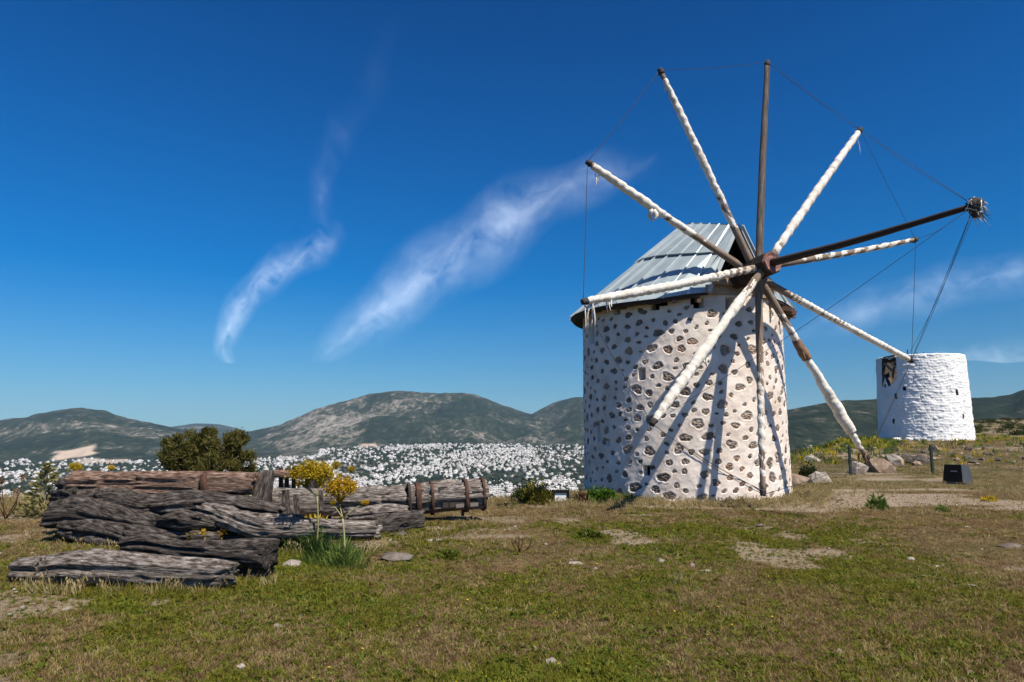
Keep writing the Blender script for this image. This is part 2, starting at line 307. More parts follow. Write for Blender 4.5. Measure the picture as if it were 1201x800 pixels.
def hills_mat():
    m, n, l = newmat('scrub_hills')
    g = n.new('ShaderNodeNewGeometry'); P = g.outputs['Position']
    f1 = noise(n, l, P, .026, 10, .78, (1, .42, .8)); r1 = ramp(n, [(.38, (.008, .015, .009)), (.52, (.020, .029, .016)), (.60, (.055, .057, .040)), (.67, (.16, .145, .12)), (.80, (.28, .26, .23))])
    f0 = noise(n, l, P, .0022, 4, .6)
    a = n.new('ShaderNodeMath'); a.operation = 'MULTIPLY_ADD'; a.inputs[1].default_value = .45; l.new(f0, a.inputs[0])
    s_ = n.new('ShaderNodeMath'); s_.operation = 'SUBTRACT'; s_.inputs[1].default_value = .225; f4 = noise(n, l, P, .07, 4, .7, (1, .5, 1)); a4 = n.new('ShaderNodeMath'); a4.operation = 'MULTIPLY_ADD'; a4.inputs[1].default_value = .35; l.new(f4, a4.inputs[0]); a5 = n.new('ShaderNodeMath'); a5.operation = 'SUBTRACT'; a5.inputs[1].default_value = .175; l.new(f1, a5.inputs[0]); l.new(a5.outputs[0], a4.inputs[2]); l.new(a4.outputs[0], s_.inputs[0]); l.new(s_.outputs[0], a.inputs[2])
    at_ = n.new('ShaderNodeAttribute'); at_.attribute_name = 'rocky'
    a2 = n.new('ShaderNodeMath'); a2.operation = 'MULTIPLY_ADD'; a2.inputs[1].default_value = .14; l.new(at_.outputs['Fac'], a2.inputs[0]); l.new(a.outputs[0], a2.inputs[2])
    l.new(a2.outputs[0], r1.inputs[0])
    at2 = n.new('ShaderNodeAttribute'); at2.attribute_name = 'bare'
    f2 = noise(n, l, P, .03, 5, .6)
    c = mix(n, l, at2.outputs['Fac'], r1.outputs[0], mix(n, l, f2, (.36, .28, .21), (.54, .44, .36)))
    p = n.new('ShaderNodeBsdfPrincipled'); l.new(c, p.inputs['Base Color']); p.inputs['Roughness'].default_value = 1; p.inputs['Specular IOR Level'].default_value = .05
    b = n.new('ShaderNodeBump'); b.inputs['Strength'].default_value = .9; b.inputs['Distance'].default_value = 6; l.new(f1, b.inputs['Height']); l.new(b.outputs[0], p.inputs['Normal'])
    o = n.new('ShaderNodeOutputMaterial'); l.new(p.outputs[0], o.inputs[0]); return m
M['ground'] = ground_mat(); M['hills'] = hills_mat()

# ------------------------------------------------------------------ terrain
AX_TH = math.radians(21.3); TILT = math.radians(5)
A3 = np.array([math.sin(AX_TH), -math.cos(AX_TH), 0]); H3 = np.array([math.cos(AX_TH), math.sin(AX_TH), 0]); Z3 = np.array([0, 0, 1.])
HUB = at(903, 309, 14.62); TC = np.array([4.49, 18.10, 0.]); AW = A3 * math.cos(TILT) + Z3 * math.sin(TILT)
FC = np.array([27.8, 46.3, 0.])                                    # the white tower
E_AZ = np.radians([-180, -110, -75, -50, -37, -6, 6, 12, 20, 24, 27, 30, 34, 40, 60, 100, 180])
E_R = np.array([45, 40, 22, 20.5, 20.5, 15.6, 16.6, 23, 30, 40, 58, 95, 150, 180, 180, 70, 45.])
def near_z(x, y):
    az = np.arctan2(x, y); r = np.hypot(x, y); t = x / np.maximum(y, 1)
    z = .035 * fbm(x * .7, y * .7, 0, 3, 3) + .05 * fbm(x * .18, y * .18, 0, 2, 9)
    z = z * sst(1, 4, r) + .95 * sst(17, 44, y) * sst(.22, .5, t) + 2.6 * sst(48, 130, y) * sst(.5, .72, t)
    z = z + .012 * np.abs(fbm(x * 3.1, y * 3.1, 0, 2, 21))
    s = np.maximum(0, r - np.interp(az, E_AZ, E_R) * (1 + .03 * vn(az * 9, 0)))
    return z - .42 * (np.sqrt(s * s + 12) - math.sqrt(12)) , s
def plain_z(x, y):
    r = np.hypot(x, y); t = x / np.maximum(y, 1)
    return -100 + 40 * sst(1100, 3000, y) * sst(-.45, -.1, t) + 12 * sst(1200, 2600, y) + 5 * fbm(x / 300, y / 300, 0, 3, 5)
LAY = [  # skyline (px, py), foot depth, ridge depth, rough
    ([-400, 150, 200, 235, 262, 285, 300, 330, 500], [520, 520, 501, 496, 497, 502, 507, 515, 520], 4500, 7500, .3),
    ([-700, -300, -100, 0, 20, 40, 55, 75, 90, 110, 130, 160, 190, 230, 290, 350], [505, 485, 500, 494, 490, 488, 484, 480, 478.5, 477.5, 481, 491, 497, 506, 522, 540], 2100, 3700, 1),
    ([180, 230, 262, 300, 335, 352, 375, 405, 435, 455, 480, 510, 535, 556, 572, 590, 606, 622, 640, 680, 760], [540, 520, 512, 505, 497, 489, 479, 470, 461, 459, 457.5, 460, 459, 461, 466, 474, 480, 485, 489, 500, 520], 2500, 4300, 1),
    ([540, 590, 615, 625, 640, 655, 675, 700, 740, 800, 870, 925, 960, 1000], [530, 502, 490, 484, 476, 469, 465, 464, 470, 475, 486, 500, 510, 520], 2450, 4000, 1),
    ([640, 720, 780, 860, 925, 950, 985, 1010, 1030, 1060, 1090, 1120, 1143, 1160, 1180, 1201, 1260, 1400, 1800], [640, 600, 545, 490, 478, 474, 468, 466, 465, 468, 466, 464, 463, 463, 461, 455, 440, 425, 420], 700, 1500, .6),
]
def far_z(x, y):
    Y = np.maximum(y, 1); t = x / Y; px = 600.5 + F * t / 1.0 * (CP)          # near the horizon row
    z = plain_z(x, y)
    for k, (sx, sy, yf, yr, rg) in enumerate(LAY):
        py = np.interp(px, sx, sy); v = (400 - py) / F
        H = yr * (SP + v * CP) / (CP - v * SP) + EYE
        w = .16 * fbm(t * 9, k * 3.1 + Y / 2500, 0, 3, 40 + k)
        u = np.clip((Y - yf * (1 + w * .7)) / (yr - yf), 0, 1.6)
        g = np.where(u < 1, (.45 * u + .55 * u * u * (3 - 2 * u)), 1 - .5 * (u - 1))
        env = np.clip(u * (1 - u) * 4, 0, 1)
        gl = 1 - np.abs(fbm(x / 420 + k, y / 420, 0, 4, 60 + k))
        rise = np.maximum(H + 95, 0)
        z = np.maximum(z, -100 + rise * g + env * rg * rise * .42 * (gl - .78) + 9 * rg * fbm(x / 60, y / 60, 0, 3, 80) * np.clip(u * 6, 0, 1))
    return z
def terr(x, y):
    x, y = np.broadcast_arrays(np.asarray(x, float), np.asarray(y, float))
    nz, s = near_z(x, y)
    return np.maximum(nz, np.where(y > 60, far_z(x, y), -103))
def bare_near(x, y):
    t = x / np.maximum(y, 1)
    b = sst(.02, .28, fbm(x * .25, y * .7, 0, 3, 33) - .30 + .28 * sst(.3, .55, t) * sst(10, 16, y))
    b = np.maximum(b, .8 * sst(.1, .3, fbm(x * .6, y * .6, 0, 3, 34) - .27 + .22 * sst(.45, .75, -t)))
    return np.clip(b, 0, 1)
def sheet(name, T, Y, m, attr):
    TT, YY = np.meshgrid(T, Y, indexing='xy'); X = TT * YY
    Z = terr(X, YY); v = np.stack([X, YY, Z], -1).reshape(-1, 3)
    o = struct(name, v, gridf(len(Y), len(T)), m, smooth=True)
    for nm, a in attr(X.ravel(), YY.ravel(), Z.ravel()).items():
        q = o.data.attributes.new(nm, 'FLOAT', 'POINT'); q.data.foreach_set('value', a.astype(np.float32))
    return o
T = np.linspace(-1.25, 1.45, 620)
sheet('ground', T, np.geomspace(1.2, 160, 420), M['ground'], lambda x, y, z: dict(bare=bare_near(x, y)))
# the top of the hill round and behind the camera
xs = np.linspace(-60, 60, 60); ys = np.linspace(-60, 1.2, 40); XX, YY = np.meshgrid(xs, ys, indexing='xy')
msk = terr(XX, YY) - .004
struct('hilltop', np.stack([XX, YY, msk], -1).reshape(-1, 3), gridf(40, 60), M['ground'], smooth=True)
def hill_attr(x, y, z):
    px = 600.5 + F * x / y * CP; d = CP * y; 
    py = 400 - F * ((z - EYE) * CP - y * SP) / (y * CP + (z - EYE) * SP)
    px = px + 9 * fbm(x / 45, y / 120, z / 30, 3, 97); py = py + 2.2 * fbm(x / 60, y / 90, z / 20, 3, 98)
    # two quarry scars on the mountain feet and pale rocky flank
    q = sst(0, .3, 1 - np.abs((py - (532 - (px - 95) * .22)) / 6)) * sst(74, 82, px) * (1 - sst(117, 124, px)) * (y > 1500)
    q = np.maximum(q, sst(0, .4, 1 - np.abs((py - 523) / 3.0)) * sst(422, 428, px) * (1 - sst(440, 448, px)) * (y > 1500))
    q = np.maximum(q, .8 * sst(0, .4, 1 - np.abs((py - 541) / 4)) * sst(95, 110, px) * (1 - sst(150, 165, px)) * (y > 1500))
    rk = sst(300, 350, px) * (1 - sst(420, 445, px)) * .8 + sst(.1, .4, fbm(x / 500, y / 500, 0, 3, 90)) * .6 - .35 * (px > 800)
    return dict(bare=q, rocky=rk)
T = np.linspace(-1.25, 1.45, 620)
sheet('hills', T, np.r_[np.geomspace(160, 1400, 90), np.geomspace(1420, 8200, 330)], M['hills'], hill_attr)
a = np.arange(64) / 64 * 2 * np.pi
v = np.vstack([[[0, 0, -104]], np.stack([9000 * np.cos(a), 9000 * np.sin(a), a * 0 - 104], 1)])
struct('plain', v, [(0, 1 + i, 1 + (i + 1) % 64) for i in range(64)], M['hills'])

# ------------------------------------------------------------------ the stone windmill
TC[2] = float(terr(TC[0], TC[1])) - .05
mill = thing('windmill', 'stone windmill with blue grey metal cap roof and wooden sail arms', 'windmill', TC)
WR, WT = 2.58, 4.72
def tower_pt(ang, z, r):                     # ang measured from the wheel axis towards the right
    return np.array([TC[0] + r * (A3[0] * math.cos(ang) + H3[0] * math.sin(ang)), TC[1] + r * (A3[1] * math.cos(ang) + H3[1] * math.sin(ang)), z])
def wall_hit(px, py, R=WR, C=TC):            # where the line of sight meets the wall: (angle from axis, height)
    r = ray(px, py); d = r[:2]; c = -C[:2]
    A_ = d @ d; B_ = 2 * d @ c; C_ = c @ c - R * R; t = (-B_ - math.sqrt(max(B_ * B_ - 4 * A_ * C_, 0))) / (2 * A_)
    P = d * t - C[:2]; return math.atan2(P @ H3[:2], P @ A3[:2]), EYE + r[2] * t
# openings: (angle, z, half width, half height, depth)
HOLES = []
for px, py, w, h, dp in ((731, 357, .10, .12, .4), (776, 354, .13, .11, .4), (815, 352, .10, .11, .4), (857, 356, .11, .14, .4), (893, 356, .10, .13, .4),
                         (752, 440, .075, .13, .6), (702, 506, .09, .24, .5), (692.5, 384, .20, .42, .3), (713, 520, .05, .08, .25), (758, 553, .07, .11, .22)):
    a_, z_ = wall_hit(px, py); HOLES.append((a_, z_, w, h, dp))
for k in range(12): HOLES.append((math.pi * .62 + k * .14 * math.pi * .62 / .7, 4.5, .1, .11, .4))
HOLES = [h for h in HOLES]
st = []                                       # stones: angle, z, a, b, tilt, seed
def okst(a_, z_, ra):
    for h in HOLES:
        if abs((a_ - h[0] + math.pi) % (2 * math.pi) - math.pi) * WR < h[2] + ra * .9 and abs(z_ - h[1]) < h[3] + .12: return False
    return True
rs = random.Random(5); tries = 0
while tries < 26000:
    tries += 1
    a_ = rs.uniform(-math.pi, math.pi); z_ = rs.uniform(.10, 4.42); ra = rs.choice((.055, .07, .085, .10, .11, .12, .135, .15)) * rs.uniform(.9, 1.1)
    if not okst(a_, z_, ra): continue
    good = True
    for s in st:
        da = abs((a_ - s[0] + math.pi) % (2 * math.pi) - math.pi) * WR; dz = abs(z_ - s[1])
        if (da / (ra + s[2] + .085)) ** 2 + (dz / (ra * .8 + s[3] + .085)) ** 2 < 1: good = False; break
    if good: st.append((a_, z_, ra, ra * rs.uniform(.62, .9), rs.gauss(0, .22), rs.random() * 100))
fa = math.atan2((-TC[:2] / np.linalg.norm(TC[:2])) @ H3[:2], (-TC[:2] / np.linalg.norm(TC[:2])) @ A3[:2])    # angle facing the camera
front = fa + np.linspace(-1.75, 1.75, 420); back = fa + np.linspace(1.75, 2 * math.pi - 1.75, 80)[1:-1]
ANG = np.r_[front, back]; ZS = np.linspace(-.25, WT, 226)
AA, ZZ = np.meshgrid(ANG, ZS, indexing='xy')
arc = AA * WR
D = .03 * fbm(np.cos(AA) * 1.6 + 3, np.sin(AA) * 1.6, ZZ * .6, 3, 1) + .016 * fbm(np.cos(AA) * 14, np.sin(AA) * 14, ZZ * 5, 3, 2)
def shape_f(ph, sd): return 1 + .13 * np.sin(2 * ph + sd) + .10 * np.sin(3 * ph + sd * 1.7) + .06 * np.sin(5 * ph + sd * 2.3)
for (a_, z_, ra, rb, tl, sd) in st:
    da = ((AA - a_ + np.pi) % (2 * np.pi) - np.pi) * WR; dz = ZZ - z_
    m = (np.abs(da) < ra * 1.8) & (np.abs(dz) < rb * 1.9 + .03)
    if not m.any(): continue
    x = da[m] * math.cos(tl) + dz[m] * math.sin(tl); y = -da[m] * math.sin(tl) + dz[m] * math.cos(tl)
    d = np.hypot(x / ra, y / rb) / shape_f(np.arctan2(y / rb, x / ra), sd)
    kd = .6 + .8 * (sd % 1); D[m] += -.034 * kd * (1 - sst(.80, 1.02, d)) + .008 * kd * np.exp(-((d - 1.15) / .12) ** 2)
for (a_, z_, w, h, dp) in HOLES:
    da = np.abs((AA - a_ + np.pi) % (2 * np.pi) - np.pi) * WR; dz = np.abs(ZZ - z_)
    D[(da < w) & (dz < h)] = -dp
R = WR + D; R[-1] = np.where(R[-1] < WR - .05, R[-1], WR - .02)
V = np.stack([TC[0] + R * (A3[0] * np.cos(AA) + H3[0] * np.sin(AA)), TC[1] + R * (A3[1] * np.cos(AA) + H3[1] * np.sin(AA)), TC[2] + .05 + ZZ], -1).reshape(-1, 3)
GF = gridf(len(ZS), len(ANG), True); GF = GF[~(D.ravel()[GF] <= -.16).all(1)]
wall = put('tower_wall', V, GF, M['plaster'], mill, smooth=False)
wall.data.polygons.foreach_set('use_smooth', np.ones(len(wall.data.polygons), bool))
# field stones: each its own mesh in its socket; the ones facing away joined
def stone_mesh(a_, z_, ra, rb, tl, sd):
    nv = 11; ph = np.arange(nv) / nv * 2 * np.pi; sf = shape_f(ph, sd) * 1.02
    vs, fs = [], []
    for q, dep in ((1.0, -.045), (.86, -.016), (.5, -.006)):
        for i in range(nv):
            x = ra * q * sf[i] * math.cos(ph[i]); y = rb * q * sf[i] * math.sin(ph[i])
            u = x * math.cos(tl) - y * math.sin(tl); w = x * math.sin(tl) + y * math.cos(tl)
            vs.append((u, w, dep + (.014 * math.sin(sd * 5 + i * 2.1 + q * 7) if q < .9 else 0) + .05 * (x * math.sin(sd) + y * math.cos(sd * 3)) * (q < 1)))
    vs.append((0, 0, -.002 + .010 * math.sin(sd * 9)))
    for k in range(2):
        for i in range(nv): fs.append((k * nv + i, k * nv + (i + 1) % nv, (k + 1) * nv + (i + 1) % nv, (k + 1) * nv + i))
    for i in range(nv): fs.append((2 * nv + i, 2 * nv + (i + 1) % nv, 3 * nv))
    i_ = np.argmin(np.abs(ANG - (a_ if ANG[0] <= a_ <= ANG[-1] else a_ + (2 * np.pi if a_ < ANG[0] else -2 * np.pi)))); 
    base = WR + .03 * float(fbm(math.cos(a_) * 1.6 + 3, math.sin(a_) * 1.6, z_ * .6, 3, 1))
    return [tower_pt(a_ + u / WR, TC[2] + .05 + z_ + w, base + d) for u, w, d in vs], fs
st.sort(key=lambda s: abs((s[0] - fa + math.pi) % (2 * math.pi) - math.pi))
rest = MB()
for k, s in enumerate(st):
    vs, fs = stone_mesh(*s)
    if k < 298: put('stone', vs, fs, M['stone'], wall)
    else: rest.add(vs, fs)
if rest.v: stuff(rest.put('stone_field', M['stone'], wall))
NST = len(st)
# cap roof
BG = math.radians(20.8)
def dirb(b): return A3 * math.cos(b) + H3 * math.sin(b)
def eave(b):
    w = abs(math.degrees(b)); k = float(sst(20.8, 48, w))
    return np.array([TC[0], TC[1], 0]) + dirb(b) * (2.68 + .19 * k) + Z3 * (4.77 - .15 * k)
def ridge(b):
    w = abs(math.degrees(b)); k = min(max((w - 20.8) / 66, 0), 1)
    p = np.array([TC[0], TC[1], 0]) + A3 * (2.5 - 1.95 * k) + Z3 * (6.42 + .60 * k)
    return p + (dirb(b) * .10 if w > 86 else H3 * math.copysign(.05, b)) - Z3 * (.04 if w > 86 else 0)
roof = MB()
bs = [BG, math.radians(31)]
while bs[-1] < math.radians(329): bs.append(bs[-1] + (math.radians(329) - math.radians(31)) / 27)
bs[-1] = math.radians(329); bs.append(2 * math.pi - BG)
bs = [b if b < math.pi else b - 2 * math.pi for b in bs]
# underside boards make the roof part, panels and seams sit on it
for i in range(len(bs) - 1):
    b0, b1 = bs[i], bs[i + 1]; lw = Z3 * .07; e0, e1, r0, r1 = eave(b0) - Z3 * .015, eave(b1) - Z3 * .015, ridge(b0) - lw * 2, ridge(b1) - lw * 2
    dn = Z3 * .06
    roof.add([e0, e1, r1, r0, e0 - dn, e1 - dn, r1 - dn, r0 - dn], [(0, 1, 2, 3), (7, 6, 5, 4), (0, 4, 5, 1), (2, 6, 7, 3), (1, 5, 6, 2), (3, 7, 4, 0)])
rf = roof.put('roof', M['pole_dark'], mill)
rr_ = random.Random(3)
for i in range(len(bs) - 1):
    b0, b1 = bs[i], bs[i + 1]; E0, E1, R0, R1 = eave(b0), eave(b1), ridge(b0), ridge(b1)
    n = np.cross(E1 - E0, R0 - E0); n /= np.linalg.norm(n); n = n if n[2] > 0 else -n
    for lo, hi, off in ((-.012, .60, .006), (.575, 1.0, .034)):
        o_ = off + rr_.uniform(0, .004)
        q = [E0 + (R0 - E0) * lo, E1 + (R1 - E1) * lo, E1 + (R1 - E1) * hi, E0 + (R0 - E0) * hi]
        vs = [p + n * o_ for p in q] + [p + n * (o_ + .008 + (.03 if off > .02 else 0) * (k < 2)) for k, p in enumerate(q)]
        put('roof_panel', vs, [(3, 2, 1, 0), (4, 5, 6, 7), (0, 1, 5, 4), (2, 3, 7, 6), (1, 2, 6, 5), (3, 0, 4, 7)], M['metal'], rf)
    for lo, hi, off in ((-.015, .60, .012), (.57, .995, .05)):
        P0, P1 = E0 + (R0 - E0) * lo, E0 + (R0 - E0) * hi
        ax = (P1 - P0) / 2; sd = np.cross(n, ax); sd /= np.linalg.norm(sd)
        put('standing_seam', boxv((P0 + P1) / 2 + n * (off + .022), ax, sd * .016, n * .024), BOXF, M['metal_seam'], rf)
# ridge cap, gable trims
put('ridge_cap', boxv((ridge(BG) + ridge(math.radians(88))) / 2 + Z3 * .06, (ridge(math.radians(86)) - ridge(BG)) / 2 * 1.02, H3 * .10, Z3 * .02), BOXF, M['metal'], rf)
for sg in (1, -1):
    P0, P1 = eave(sg * BG), ridge(sg * BG); ax = (P1 - P0) / 2
    nn = np.cross(A3, ax); nn /= np.linalg.norm(nn)
    put('gable_trim', boxv((P0 + P1) / 2 + A3 * .03, ax * 1.01, A3 * .02, nn * .05), BOXF, M['metal_seam'], rf)
# wooden soffit ring and rafter ends under the eave
nb = 72; v = []; f = []
for i in range(nb):
    b = BG * 1.35 + (2 * math.pi - 2.7 * BG) * i / (nb - 1); b = b if b < math.pi else b - 2 * math.pi
    c0 = np.array([TC[0], TC[1], 0]); e = eave(b)
    for r_, z_ in ((np.linalg.norm((e - c0)[:2]) - .01, e[2] - .075), (WR - .3, 4.70), (WR - .3, 4.66), (np.linalg.norm((e - c0)[:2]) - .05, e[2] - .115)):
        v.append(c0 + dirb(b) * r_ + Z3 * z_)
for i in range(nb - 1):
    for j in range(4): a_, b_ = i * 4 + j, i * 4 + (j + 1) % 4; f.append((a_, b_, b_ + 4, a_ + 4))
f += [(3, 2, 1, 0), tuple(nb * 4 - 4 + k for k in range(4))]
put('soffit', v, f, M['pole_dark'], mill)
# timbers in the gable: two lintels, jack posts and a bearing block
def bar(name, P, Q, w, h, m, parent=mill, up=Z3):
    P, Q = np.asarray(P, float), np.asarray(Q, float); ax = (Q - P) / 2; s = np.cross(ax, up); s /= np.linalg.norm(s); u = np.cross(s, ax); u /= np.linalg.norm(u)
    return put(name, boxv((P + Q) / 2, ax, s * w / 2, u * h / 2), BOXF, m, parent)
c0 = np.array([TC[0], TC[1], 0])
bar('lintel', c0 + A3 * 2.42 - H3 * 1.0 + Z3 * 4.83, c0 + A3 * 2.42 + H3 * 1.0 + Z3 * 4.83, .26, .20, M['timber'])
bar('lintel', c0 + A3 * 2.52 - H3 * .86 + Z3 * 5.02, c0 + A3 * 2.52 + H3 * .95 + Z3 * 5.02, .22, .16, M['timber'])
bar('bearing_block', c0 + A3 * 2.42 - H3 * .42 + Z3 * 5.10, c0 + A3 * 2.42 + H3 * .42 + Z3 * 5.10, .30, .10, M['brown_wood'])
for s_ in (-.78, .70): bar('jack_post', c0 + A3 * 2.3 + H3 * s_ + Z3 * 4.9, c0 + A3 * 2.3 + H3 * s_ * .55 + Z3 * 5.85, .12, .12, M['timber'], up=A3)
for s_ in np.linspace(.35, 1.35, 6):
    e = c0 + dirb(s_) * 2.50; bar('rafter_end', e + Z3 * 4.62, e + dirb(s_) * (.42 if s_ > .4 else .3) + Z3 * 4.52, .09, .10, M['brown_wood'])
    e = c0 + dirb(-s_ - .1) * 2.50; bar('rafter_end', e + Z3 * 4.60, e + dirb(-s_ - .1) * .28 + Z3 * 4.54, .09, .08, M['brown_wood'])
# axle, hub
swp('axle', M['pole_dark'], mill, [HUB - AW * 3.4, HUB - AW * .9], [.24, .26], nu=6, nv=12)
hubo = swp('hub', M['pole_dark'], mill, [HUB - AW * 1.05, HUB + AW * .06], [.25, .27], nu=10, nv=8, smooth=False, fn=lambda s, u, t: .012 * fbm(s * 3, t * 2, 0, 2, 4))
vv, ff, uu = sweep([HUB + AW * .05, HUB + AW * .11], [.255, .235], nu=3, nv=8); put('hub_plate', vv, ff, M['hub_face'], hubo, uv=uu)
for k in (.30, .62, .95):
    vv, ff, uu = sweep([HUB - AW * (k + .035), HUB - AW * (k - .035)], [.275], nu=3, nv=8); put('hub_band', vv, ff, M['pole_dark'], hubo, uv=uu)
# arms: tip in the photograph, setback of the beam along the axle
TIPS = dict(A=(689, 190, .66), B=(774, 82, .50), C=(900, 73, .36), D=(1009, 152, .12), F=(1074, 281, .24), G=(1069, 423, .66), H=(1017, 538, .50), I=(895, 580, .36), J=(765, 497, .12), K=(684, 354, .24))
tipP = {}
def helix(amp, pitch, seed, turns=1, lump=.012):
    def fn(s, u, t):
        w = np.sin(t * turns - s * 2 * np.pi / pitch + 1.5 * fbm(s * 1.3, 0, 0, 2, seed))
        return .45 * amp * np.abs(w) ** .6 * np.sign(w) + lump * fbm(s * 9, np.cos(t) * 1.2 + 4, np.sin(t) * 1.2, 3, seed) + .5 * lump * fbm(s * 2.2, 3, 0, 2, seed + 5) + .7 * lump * fbm(s * 26, np.cos(t) * 2 + 4, np.sin(t) * 2, 2, seed + 8)
    return fn
def tatter(parent, P, n, L, seed, m='cloth', wid=.03):
    r = random.Random(seed)
    for k in range(n):
        p = np.array(P) + np.array([r.uniform(-.12, .12), r.uniform(-.05, .05), 0]); q = p + np.array([r.uniform(-.06, .06), r.uniform(-.04, .04), -L * r.uniform(.5, 1.1)])
        md = (p + q) / 2 + np.array([r.uniform(-.05, .05), 0, 0])
        swp('cloth_tatter', M[m], parent, [p, md, q], [wid * r.uniform(.6, 1), wid * .9, wid * .25], nu=7, nv=5, fn=lambda s, u, t: .006 * fbm(s * 20, t, 0, 2, seed))
#      wraps: (from, to, r0, r1, helix amp, pitch, material)
WRAPS = dict(A=[(.28, .55, .075, .085, .014, .35, 'cloth'), (.55, .975, .10, .085, .012, .22, 'cloth')],
             B=[(.20, .42, .078, .085, .02, .8, 'cloth'), (.40, .955, .092, .08, .010, .25, 'cloth')],
             C=[], D=[(.06, .97, .098, .088, .014, .30, 'cloth')],
             F=[(.08, .98, .074, .066, .016, .45, 'cloth')],
             G=[(.12, .985, .078, .08, .010, .12, 'cloth')],
             H=[(.20, .40, .075, .08, .012, .3, 'cloth'), (.33, .47, .085, .125, .02, .9, 'cloth_brown'), (.45, .86, .095, .135, .022, .5, 'cloth'), (.86, .965, .075, .06, .016, .15, 'cloth')],
             I=[(.28, .93, .068, .072, .014, .25, 'cloth')],
             J=[(.36, .70, .10, .115, .016, .6, 'cloth'), (.68, .985, .118, .085, .014, .22, 'cloth'), (.10, .38, .085, .105, .012, .7, 'cloth')],
             K=[(.05, .985, .088, .092, .014, .20, 'cloth')])
for k, (px, py, off) in TIPS.items():
    P0 = HUB - AW * off; r = ray(px, py); cam0 = np.array([0, 0, EYE])
    tip = cam0 + r * ((P0 - cam0) @ AW) / (r @ AW); tipP[k] = tip; sd = ord(k)
    mid = (P0 + tip) / 2 + np.array([0, 0, -.03 if k in 'AFGK' else 0]) + H3 * .02 * math.sin(sd)
    arm = swp('sail_arm', M['pole_mid' if k == 'C' else 'pole'], mill, [P0, mid, tip], [.088, .072, .055] if k != 'C' else [.085, .08, .062], nu=26, nv=9, fn=lambda s, u, t: .006 * fbm(s * 2, t * 1.5, 0, 2, sd))
    curve = catmull([P0, mid, tip], 101)
    if k == 'C':
        pass
    for (f0, f1, r0, r1, amp, pit, mm) in WRAPS[k]:
        L = np.linalg.norm(tip - P0) * (f1 - f0)
        swp('furled_sail', M[mm], arm, [curve[int(f0 * 100)], curve[int((f0 + f1) * 50)], curve[int(f1 * 100)]], [r0 * .85, r0, (r0 + r1) / 2, r1, r1 * .8], nu=max(20, int(L / .022)), nv=16, fn=helix(amp, pit, sd))
    swp('arm_tip', M['rope'], arm, [curve[98], tip + (tip - P0) * .006], [.075, .06], nu=5, nv=8, fn=lambda s, u, t: .012 * fbm(s * 30, t * 2, 0, 2, sd))
    if k == 'A':
        tatter(arm, curve[61] - Z3 * .06, 5, .22, 4, wid=.06); tatter(arm, curve[93] - Z3 * .05, 2, .45, 9, wid=.016)
    if k == 'K': tatter(arm, curve[97] - Z3 * .06, 5, .5, 6, wid=.016); tatter(arm, curve[86] - Z3 * .06, 3, .3, 7, wid=.016)
    if k == 'B': tatter(arm, curve[93] + H3 * .1, 1, .3, 8, wid=.014)
    if k == 'J': tatter(arm, curve[62] + AW * .05 + H3 * .1, 3, .22, 12, wid=.03); tatter(arm, curve[97], 2, .3, 13, wid=.015)
    if k == 'H': tatter(arm, curve[97], 4, .28, 14, 'cloth_brown', .025); tatter(arm, curve[40] - H3 * .05, 2, .3, 15, 'cloth_brown', .02)
    if k == 'D': tatter(arm, curve[70] - H3 * .06, 2, .16, 16, wid=.02); tatter(arm, curve[96] - Z3 * .05, 1, .5, 17, wid=.008)
# bowsprit with a ragged rope binding at its end
rb = ray(1143, 241); cam0 = np.array([0, 0, EYE]); _n = np.cross(rb, AW); _m = np.cross(_n, AW); BT = cam0 + rb * (((HUB - cam0) @ _m) / (rb @ _m))
# nearest point of the axis to the line of sight of the tip
bow = swp('bowsprit', M['pole_dark'], mill, [HUB + AW * .05, HUB + (BT - HUB) * .5 - Z3 * .03, BT], [.085, .065, .045], nu=20, nv=10, fn=lambda s, u, t: .005 * fbm(s * 2, t, 0, 2, 3))
swp('rope_binding', M['rope'], bow, [BT - AW * .10, BT + AW * .12], [.07, .10, .07], nu=12, nv=12, fn=helix(.02, .05, 3, 1, .05))
swp('rope_binding', M['rope'], bow, [BT + Z3 * .13, BT - Z3 * .20], [.05, .085, .04], nu=12, nv=10, fn=helix(.02, .05, 8, 1, .05))
rr2 = random.Random(9)
for k in range(60):
    p = BT + np.array([rr2.uniform(-.05, .12), rr2.uniform(-.1, .1), rr2.uniform(-.15, .12)])
    q = p + np.array([rr2.uniform(-.14, .16), rr2.uniform(-.1, .1), rr2.uniform(-.24, .06)])
    swp('frayed_strand', M['cloth'] if k % 3 else M['rope'], bow, [p, (p + q) / 2 + np.array([rr2.uniform(-.04, .04), 0, rr2.uniform(-.02, .05)]), q], [.010, .007, .003], nu=5, nv=4)
def rope(P, Q, sag, r=.0065, parent=mill):
    P, Q = np.asarray(P), np.asarray(Q)
    return swp('rope', M['rope'], parent, [P, (P + Q) / 2 - Z3 * sag, Q], [r], nu=12, nv=4)
ks = list(TIPS)
for i, k in enumerate(ks):
    rope(tipP[k], tipP[ks[(i + 1) % 10]], .05 if k != 'I' else .1)
for k in ks:
    if k in 'CDFGHJ': rope(BT, tipP[k], .08, .0045)
rope(BT + Z3 * -.1, tipP['G'] - H3 * .2, .12, .004)
# cable hanging down the wall
cb = [tower_pt(a_, TC[2] + z_, WR + .05) for a_, z_ in (wall_hit(800, 520, WR + .05), wall_hit(845, 548, WR + .05), wall_hit(895, 574, WR + .05))]
swp('cable', M['rope'], mill, cb, [.008], nu=10, nv=4)

